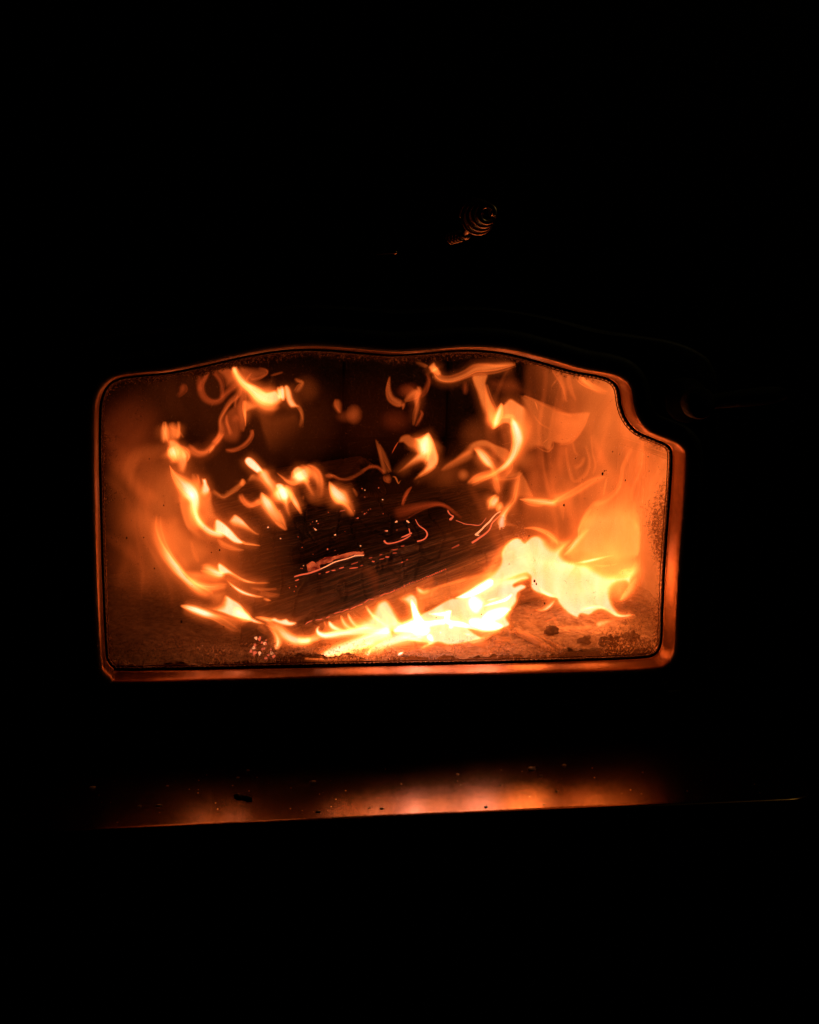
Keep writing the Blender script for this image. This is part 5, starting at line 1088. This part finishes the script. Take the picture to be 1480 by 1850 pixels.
  ('s',0.19,0.1,[(685.9,800.5,1.6,0.1),(692.4,818.4,7.5,0.25),(699.7,836.2,8.1,0.25),(705.4,854.0,6.5,0.2)]),
  ('s',0.19,0.4,[(695.7,857.3,13,0.3),(700.5,865.4,13,0.3),(704.6,873.5,6.5,0.2)]),
  ('s',0.19,0.1,[(708.6,860.5,1.6,0.2),(714.3,862.2,3.6,0.4),(717.6,868.6,3.9,0.45),(720.3,873.5,3.6,0.5),(722.4,870.3,1.9,0.3),(725.2,867,1,0.1)]),
  ('s',0.19,0.6,[(655.1,850.8,4.9,0.14),(668.1,843.5,6.5,0.22),(681.1,843.5,6.5,0.22),(690.8,850.8,6.5,0.2),(694.1,857.3,6.5,0.2)]),
  ('s',0.13,0.8,[(744.3,878.4,1.9,0.2),(736.2,888.1,5.8,0.34),(730.5,901.1,7.1,0.34),(727.3,914.0,3.9,0.2)]),
  ('s',0.13,0.8,[(708.6,930.3,17.8,0.06),(728.1,923.8,22.7,0.14),(750.8,917.3,16.2,0.2),(773.5,912.4,11.4,0.24),(793,910.8,8.1,0.3),(807.6,915.7,7.1,0.26),(820.5,925.4,6.5,0.18),(835.1,936.7,3.9,0.08)]),
  ('s',0.17,0.9,[(707.8,820,1,0.3),(713.5,808.6,1.9,0.7),(720.3,797.3,1.3,0.4)]),
 ]),
 ('flame', 'horizontal flame ribbon under the top arch, hooked at its left end', 'flame', [
  ('r',0.14,0.0,0.75,[(772.7,664.3,1.6),(776.8,658.6,1.6),(784.9,653,1.6),(789.7,661.1,1.6),(797.8,670.8,1.6),(797.8,678.9,1.9),(789.7,680.5,2.4),(780,674.1,1.9)]),
  ('s',0.14,0.0,[(780.8,661.1,6.5,0.4),(785.2,668.4,9.7,1.0),(788.1,674.9,6.5,0.4)]),
  ('s',0.14,0.0,[(783.2,672.4,9.7,0.4),(789.7,680.5,13,0.5),(799.5,686.2,11.4,0.5),(814.0,687,10.5,0.5),(828.6,683,10.5,0.5),(843.2,676.5,11.4,0.55),(859.4,667.6,14.6,0.6),(878.9,665.1,16.2,0.7),(895.1,663.5,14.6,0.7),(913.0,660.3,11.4,0.6),(932.4,657,6.5,0.3)]),
  ('s',0.15,0.0,[(750.8,653,8.1,0.08),(762.2,658.6,8.1,0.15),(773.5,663.5,6.5,0.3)]),
  ('r',0.15,0.0,0.6,[(852.2,678.1,1.6),(867.6,672.4,4.9),(882.5,676.5,1.6),(879.2,691.9,1.6),(882.2,708.1,1.6),(890.3,727.6,1.6),(900,743.8,3.2),(901.6,769.7,6.5),(888.6,779.5,6.5),(877.3,763.2,8.1),(867.6,737.3,4.9),(859.4,708.1,3.2),(853.8,691.9,1.9)]),
  ('s',0.15,0.0,[(877.3,693.5,6.5,0.2),(881.3,716.2,9.7,0.4),(886.2,737.3,13,0.6),(891.1,756.8,16.2,0.7),(893.5,774.6,11.4,0.3)]),
  ('s',0.17,0.5,[(840,687,6.5,0.05),(840.8,701.6,11.4,0.16),(841.6,714.6,6.5,0.06)]),
 ]),
 ('flame_wisp', 'dim crooked wisp hanging below the top arch, middle of the window', 'flame wisp', [
  ('s',0.2,0.25,[(704.6,678.9,3.2,0.1),(702.5,691.9,6.5,0.3),(702.5,706.5,9.1,0.4),(707.8,719.5,11.4,0.42),(720,727.6,13,0.45),(729.7,729.2,9.7,0.45)]),
  ('s',0.2,0.35,[(730.5,725.9,4.9,0.3),(728.9,734.0,5.5,0.35),(727.3,741.3,1.9,0.15)]),
  ('s',0.2,0.1,[(729.7,725.9,4.9,0.2),(741.1,716.2,11.4,0.45),(750.8,709.7,14.6,0.6),(757.3,704.9,13,0.55),(755.7,696.8,6.5,0.2)]),
  ('s',0.2,0.2,[(757.3,704.9,8.1,0.4),(753.2,719.5,11.4,0.6),(754.0,734.0,9.1,0.45),(750.8,750.3,6.5,0.28),(746.8,769.7,3.9,0.14)]),
  ('s',0.2,0.6,[(758.9,740.5,2.3,0.1),(763,747,6.5,0.25),(757.3,760,6.5,0.2),(750,771.3,3.2,0.08)]),
  ('b',0.22,0.7,0.12,737.8,704.9,25.9,16.2,-10,2.0),
  ('s',0.22,0.6,[(771.9,672.4,6.5,0.05),(775.1,688.6,9.7,0.16),(767,706.5,9.7,0.14),(757.3,717.8,9.7,0.08)]),
  ('b',0.24,0.8,0.06,713.5,760,35.7,25.9,0,2.0),
  ('b',0.2,0.3,0.34,639.9,748.9,17,20.7,0,1.5),
  ('s',0.2,0.3,[(609.5,719.7,7.3,0.25),(609.9,731.9,14.6,0.35),(614.3,747.7,7.3,0.25)]),
  ('b',0.22,0.4,0.1,624.1,752.6,21.9,14.6,0,2.0),
 ]),
 ('flame_wisp', 'faint curved wisps in front of the right wall near the top arch', 'flame wisp', [
  ('s',0.2,0.1,[(994.1,660.5,5.4,0.2),(1007.6,676.8,10.8,0.3),(1017,698.4,10.8,0.3),(1021.6,728.1,10.8,0.2)]),
  ('s',0.2,0.1,[(1026.5,668.6,5.4,0.15),(1029.2,698.4,9.7,0.2),(1041.4,725.4,5.4,0.1)]),
  ('s',0.15,0.0,[(1039.5,672.7,3.8,0.3),(1049.5,683.5,10.8,0.7),(1064.3,694.3,13.5,0.6),(1083.2,703.8,13.5,0.3),(1099.5,709.2,8.1,0.1)]),
  ('s',0.2,0.0,[(1007.6,683.5,2.7,0.1),(1001.6,691.6,3.8,0.2),(995.4,699.7,2.2,0.1)]),
  ('r',0.22,0.4,0.12,[(883.2,682.2,8.1),(934.6,679.5,13.5),(956.2,701.1,13.5),(991.4,722.7,16.2),(921.1,717.3,13.5),(885.9,709.2,10.8)]),
 ]),
 ('flame', 'low flames over the coals at the lower right corner', 'flame', [
  ('r',0.1,0.0,1.1,[(1073.6,1124.5,2),(1084.7,1119.4,3.0),(1098.9,1116.8,4.1),(1113.1,1116.4,6.1),(1105,1127.5,5.1),(1090.8,1133.6,4.1),(1079.7,1135.6,2.8)]),
  ('r',0.1,0.0,0.5,[(1005.7,1131.6,1.6),(1028,1128.5,2),(1054.3,1127.5,2),(1073.6,1129.5,2),(1069.5,1137.6,4.1),(1052.3,1143.7,5.1),(1030,1140.7,3.0)]),
  ('s',0.1,0.0,[(1005.3,1131.0,1.2,0.3),(1017.8,1136.6,4.5,0.6),(1032,1141.1,3.2,0.3)]),
  ('s',0.1,0.0,[(981.4,1124.1,1.6,0.2),(995.5,1119.4,5.3,0.4),(1009.7,1114.3,4.1,0.2)]),
  ('s',0.1,0.0,[(993.5,1106.2,4.1,0.15),(1001.6,1118.4,10.1,0.25),(1007.7,1134.6,8.1,0.2)]),
  ('b',0.12,0.0,0.3,965.1,1116.4,52.7,26.4,0,2.0),
  ('b',0.12,0.0,0.25,1074.6,1114.3,40.5,18.2,0,2.0),
 ]),
 ('GAS', 'diffuse orange glow of hot gas filling the firebox beside the flames', 'fire glow', [  # soft emission, partly painted in for firelight on walls and floor
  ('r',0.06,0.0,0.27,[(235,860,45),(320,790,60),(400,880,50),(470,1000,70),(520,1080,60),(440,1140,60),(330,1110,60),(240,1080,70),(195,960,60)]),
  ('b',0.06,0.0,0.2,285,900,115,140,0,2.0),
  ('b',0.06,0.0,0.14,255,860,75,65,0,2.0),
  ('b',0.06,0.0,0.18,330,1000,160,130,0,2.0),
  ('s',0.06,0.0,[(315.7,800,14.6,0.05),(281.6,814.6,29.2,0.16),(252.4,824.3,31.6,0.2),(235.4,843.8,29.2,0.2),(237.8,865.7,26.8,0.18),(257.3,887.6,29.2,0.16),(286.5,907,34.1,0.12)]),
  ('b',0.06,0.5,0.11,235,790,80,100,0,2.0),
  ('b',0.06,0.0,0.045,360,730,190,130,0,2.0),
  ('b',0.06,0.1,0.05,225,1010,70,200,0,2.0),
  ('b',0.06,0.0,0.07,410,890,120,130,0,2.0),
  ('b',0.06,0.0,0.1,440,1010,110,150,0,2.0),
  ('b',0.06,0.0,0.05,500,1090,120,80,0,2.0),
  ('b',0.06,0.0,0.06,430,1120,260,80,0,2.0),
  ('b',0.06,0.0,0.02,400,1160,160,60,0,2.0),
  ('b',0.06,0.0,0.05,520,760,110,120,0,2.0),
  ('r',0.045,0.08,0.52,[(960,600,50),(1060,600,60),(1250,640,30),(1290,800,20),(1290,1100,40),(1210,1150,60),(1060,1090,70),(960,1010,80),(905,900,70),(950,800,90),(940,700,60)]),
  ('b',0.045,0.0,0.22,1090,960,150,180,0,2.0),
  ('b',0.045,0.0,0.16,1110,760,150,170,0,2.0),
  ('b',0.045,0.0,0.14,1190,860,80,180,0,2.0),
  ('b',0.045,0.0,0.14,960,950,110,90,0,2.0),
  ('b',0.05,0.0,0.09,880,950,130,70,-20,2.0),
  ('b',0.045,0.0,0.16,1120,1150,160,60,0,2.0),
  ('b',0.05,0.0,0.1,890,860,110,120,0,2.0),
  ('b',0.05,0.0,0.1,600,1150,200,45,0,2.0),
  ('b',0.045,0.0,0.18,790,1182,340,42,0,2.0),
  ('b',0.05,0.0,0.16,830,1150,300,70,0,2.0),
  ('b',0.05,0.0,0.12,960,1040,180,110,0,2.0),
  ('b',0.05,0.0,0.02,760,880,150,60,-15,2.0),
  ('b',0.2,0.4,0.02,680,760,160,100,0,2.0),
  ('r',0.05,0.0,0.05,[(590,1070,12),(625,1030,10),(665,1018,6),(688,1040,5),(686,1075,6),(676,1095,8),(668,1070,8),(650,1040,10),(620,1060,14)]),  # faint emissive patch painting a ghost reflection in the glass
 ]),
]



def stroke(els, parent, idx, mat=None, grow=1.55, extra=0., gain=1., nm='flame_tongue'):
    _, depth, red, pts = els
    c = spline([(x, y, max(w_, 1.0), I) for x, y, w_, I in pts], 3.0)
    n = len(c); L_ = np.r_[0, np.cumsum(np.linalg.norm(np.diff(c[:, :2], axis=0), axis=1))]
    t = np.gradient(c[:, :2], axis=0); t /= np.maximum(np.linalg.norm(t, axis=1), 1e-6)[:, None]
    for _ in range(4): t[1:-1] = (t[:-2] + t[1:-1] + t[2:]) / 3
    nn = np.stack([-t[:, 1], t[:, 0]], -1)
    m_ = 13; v = np.linspace(-1, 1, m_)
    hot = max(p_[3] for p_ in pts) > .8; wd = c[:, 2] * .5 * grow * (1.42 if hot else 1.0) + extra; c[:, 3] = np.where(c[:, 3] > .7, .7 + (c[:, 3] - .7) * 2.0, c[:, 3]) * gain
    fade = np.minimum(1, np.minimum(L_ / (wd[0] * .8 + 1), (L_[-1] - L_) / (wd[-1] * .8 + 1))); fade = fade * fade * (3 - 2 * fade)
    X = c[:, None, 0] + nn[:, None, 0] * v * wd[:, None]; Yp = c[:, None, 1] + nn[:, None, 1] * v * wd[:, None]
    prof = (1 - v ** 2) ** (2.4 if hot else 2.8)
    D = c[:, None, 3] * prof[None] * fade[:, None]
    th = (np.minimum(wd, 18) * PX * .8)[:, None] * np.sqrt(np.maximum(1 - v ** 2, 0))[None]
    wv = .004 * np.sin(L_ / 37 + idx)[:, None]
    f = P(X, Yp, depth + wv - th).reshape(-1, 3); b = P(X, Yp, depth + wv + th).reshape(-1, 3)
    q = grid_faces(n, m_); k = n * m_
    uv = np.stack([np.broadcast_to(L_[:, None] * PX, D.shape), np.broadcast_to(v * wd.mean() * PX * .5 + idx * .37, D.shape)], -1).reshape(-1, 2)
    dd_ = np.r_[D.ravel(), D.ravel()] / 2
    return mesh(nm, np.vstack([f, b]), np.vstack([q, q[:, ::-1] + k]), mat or M_STREAK, parent, {'dens': dd_, 'red': np.full(2 * k, red)}, np.vstack([uv, uv]))


def region(els, parent, idx, mat=None, halo=0.):
    _, depth, red, I, pts = els
    poly = closed_poly(pts, 5)
    if halo:      # thinner, cooler gas round the body, doubling as painted lens bloom
        q = poly[::3]; t = np.roll(q, -2, 0) - np.roll(q, 2, 0); t = t[:, :2] / np.maximum(np.linalg.norm(t[:, :2], axis=1), 1e-6)[:, None]
        nn = np.stack([t[:, 1], -t[:, 0]], -1); ar = (q[:, 0] * np.roll(q[:, 1], -1) - np.roll(q[:, 0], -1) * q[:, 1]).sum()
        nn = nn * (1 if ar > 0 else -1)
        poly = np.column_stack([q[:, :2] + nn * halo, np.maximum(q[:, 2] + halo, halo * 2)]); I = min(I, 2) * .27
    else: poly[:, 2] = poly[:, 2] * 1.7 + 2.0; I = I * (1.35 if .9 < I < 1.7 else 1.15)
    big = max(np.ptp(poly[:, 0]), np.ptp(poly[:, 1]))
    shape, p_, dens, dist = region_grid(poly, (1.6 if big < 130 else 2.2 if big < 320 else 5.) if not halo else 4.5)
    half = np.sqrt(np.clip(dist, 0, 22) / 22) * min(big * .25, 22) * PX * .8
    return lens_mesh('flame_halo' if halo else 'flame_body', p_, shape, dens * I, half, depth, red, mat or M_FIRE, parent, seed=idx)


def ball(els, parent, idx, mat=None):
    _, depth, red, I, cx, cy_, rx, ry, rot, pw = els
    n = 26; a = np.linspace(-1, 1, n * 2 + 1); U, Vv = np.meshgrid(a, a); r2 = (U ** 2 + Vv ** 2).ravel()
    g = np.clip(1 - r2, 0, 1) ** pw; cr, sr = math.cos(math.radians(rot)), math.sin(math.radians(rot))
    X = cx + U.ravel() * rx * cr - Vv.ravel() * ry * sr; Yp = cy_ + U.ravel() * rx * sr + Vv.ravel() * ry * cr
    half = np.sqrt(np.clip(1 - r2, 0, 1)) * min(rx, ry, 60) * PX * .5
    return lens_mesh('flame_glow', np.stack([X, Yp], -1), U.shape, g * I, half, depth, red, mat or M_GASGLOW, parent, seed=idx)


FN = {'s': stroke, 'r': region, 'b': ball}
idx = 0
for name, label, cat, els in FLAMES:
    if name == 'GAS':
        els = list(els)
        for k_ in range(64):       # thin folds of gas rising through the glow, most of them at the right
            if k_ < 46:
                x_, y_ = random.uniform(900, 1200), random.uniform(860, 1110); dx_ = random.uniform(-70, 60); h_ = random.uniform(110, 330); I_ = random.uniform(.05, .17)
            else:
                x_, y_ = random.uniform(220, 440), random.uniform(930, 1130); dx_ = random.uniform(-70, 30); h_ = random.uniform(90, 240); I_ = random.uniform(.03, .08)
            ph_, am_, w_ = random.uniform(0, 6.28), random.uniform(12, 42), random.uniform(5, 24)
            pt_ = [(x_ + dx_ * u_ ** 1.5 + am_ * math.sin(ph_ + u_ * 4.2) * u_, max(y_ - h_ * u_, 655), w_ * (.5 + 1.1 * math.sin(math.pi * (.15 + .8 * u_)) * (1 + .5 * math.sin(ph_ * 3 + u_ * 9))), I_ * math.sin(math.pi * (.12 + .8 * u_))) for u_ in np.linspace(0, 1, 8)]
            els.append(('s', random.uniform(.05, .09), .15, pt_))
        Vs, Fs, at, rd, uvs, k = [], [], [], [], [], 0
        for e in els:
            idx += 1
            o = FN[e[0]](e, None, idx, M_GASGLOW); me = o.data
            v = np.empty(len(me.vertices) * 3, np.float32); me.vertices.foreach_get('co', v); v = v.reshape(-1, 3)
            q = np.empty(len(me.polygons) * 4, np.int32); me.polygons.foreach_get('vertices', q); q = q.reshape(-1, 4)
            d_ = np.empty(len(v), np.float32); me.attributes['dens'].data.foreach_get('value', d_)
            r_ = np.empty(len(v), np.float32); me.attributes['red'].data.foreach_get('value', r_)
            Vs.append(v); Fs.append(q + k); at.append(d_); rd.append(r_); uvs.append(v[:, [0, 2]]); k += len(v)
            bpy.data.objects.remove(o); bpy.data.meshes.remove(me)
        put(mesh('glowing_gas', np.vstack(Vs), np.vstack(Fs), M_GASGLOW, None, {'dens': np.hstack(at), 'red': np.hstack(rd)}, np.vstack(uvs)), label, cat, kind='stuff')
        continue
    e0 = els[0]; c0 = np.array(e0[3 if e0[0] == 's' else 4][0][:2] if e0[0] != 'b' else e0[4:6])
    allp = []
    for e in els:
        if e[0] == 's': allp += [p_[:2] for p_ in e[3]]
        elif e[0] == 'r': allp += [p_[:2] for p_ in e[4]]
        else: allp.append(e[4:6])
    allp = np.array(allp, float); lo_ = allp[np.argmax(allp[:, 1])]
    root = empty(name, P(lo_[0], lo_[1], e0[1]), label, cat)
    for e in els:
        idx += 1
        FN[e[0]](e, root, idx)
        if e[0] == 's' and max(p_[2] for p_ in e[3]) > 6:      # finer strands woven along the tongue
            c_ = np.array(e[3], float); t_ = np.gradient(c_[:, :2], axis=0); t_ /= np.maximum(np.linalg.norm(t_, axis=1), 1e-6)[:, None]
            n_ = np.stack([-t_[:, 1], t_[:, 0]], -1); u_ = np.linspace(0, 1, len(c_))
            for k_ in range((3 if c_[:, 2].max() > 12 else 2) if c_[:, 3].max() > .6 else 1):
                ph_, am_ = random.uniform(0, 6.28), random.choice((-1, 1)) * random.uniform(.3, .75)
                q_ = c_.copy(); q_[:, :2] += n_ * (c_[:, 2] * am_ * np.sin(ph_ + u_ * random.uniform(1.5, 4)))[:, None]
                q_[:, 2] *= random.uniform(.16, .45); q_[:, 3] = np.minimum(q_[:, 3], 1.2) * random.uniform(.3, .6)
                stroke(('s', e[1] + random.uniform(-.004, .004), e[2], q_.tolist()), root, idx + k_ * 7, None, nm='flame_strand')
        if e[0] == 's' and max(p_[3] for p_ in e[3]) > .5 and max(p_[2] for p_ in e[3]) > 4:
            stroke(e, root, idx, M_GASGLOW, 1.9, 12., .24, 'flame_halo')  # thin gas round the tongue, also painting lens bloom
        if e[0] == 'r' and e[3] > .5: region(e, root, idx, M_GASGLOW, 15.)
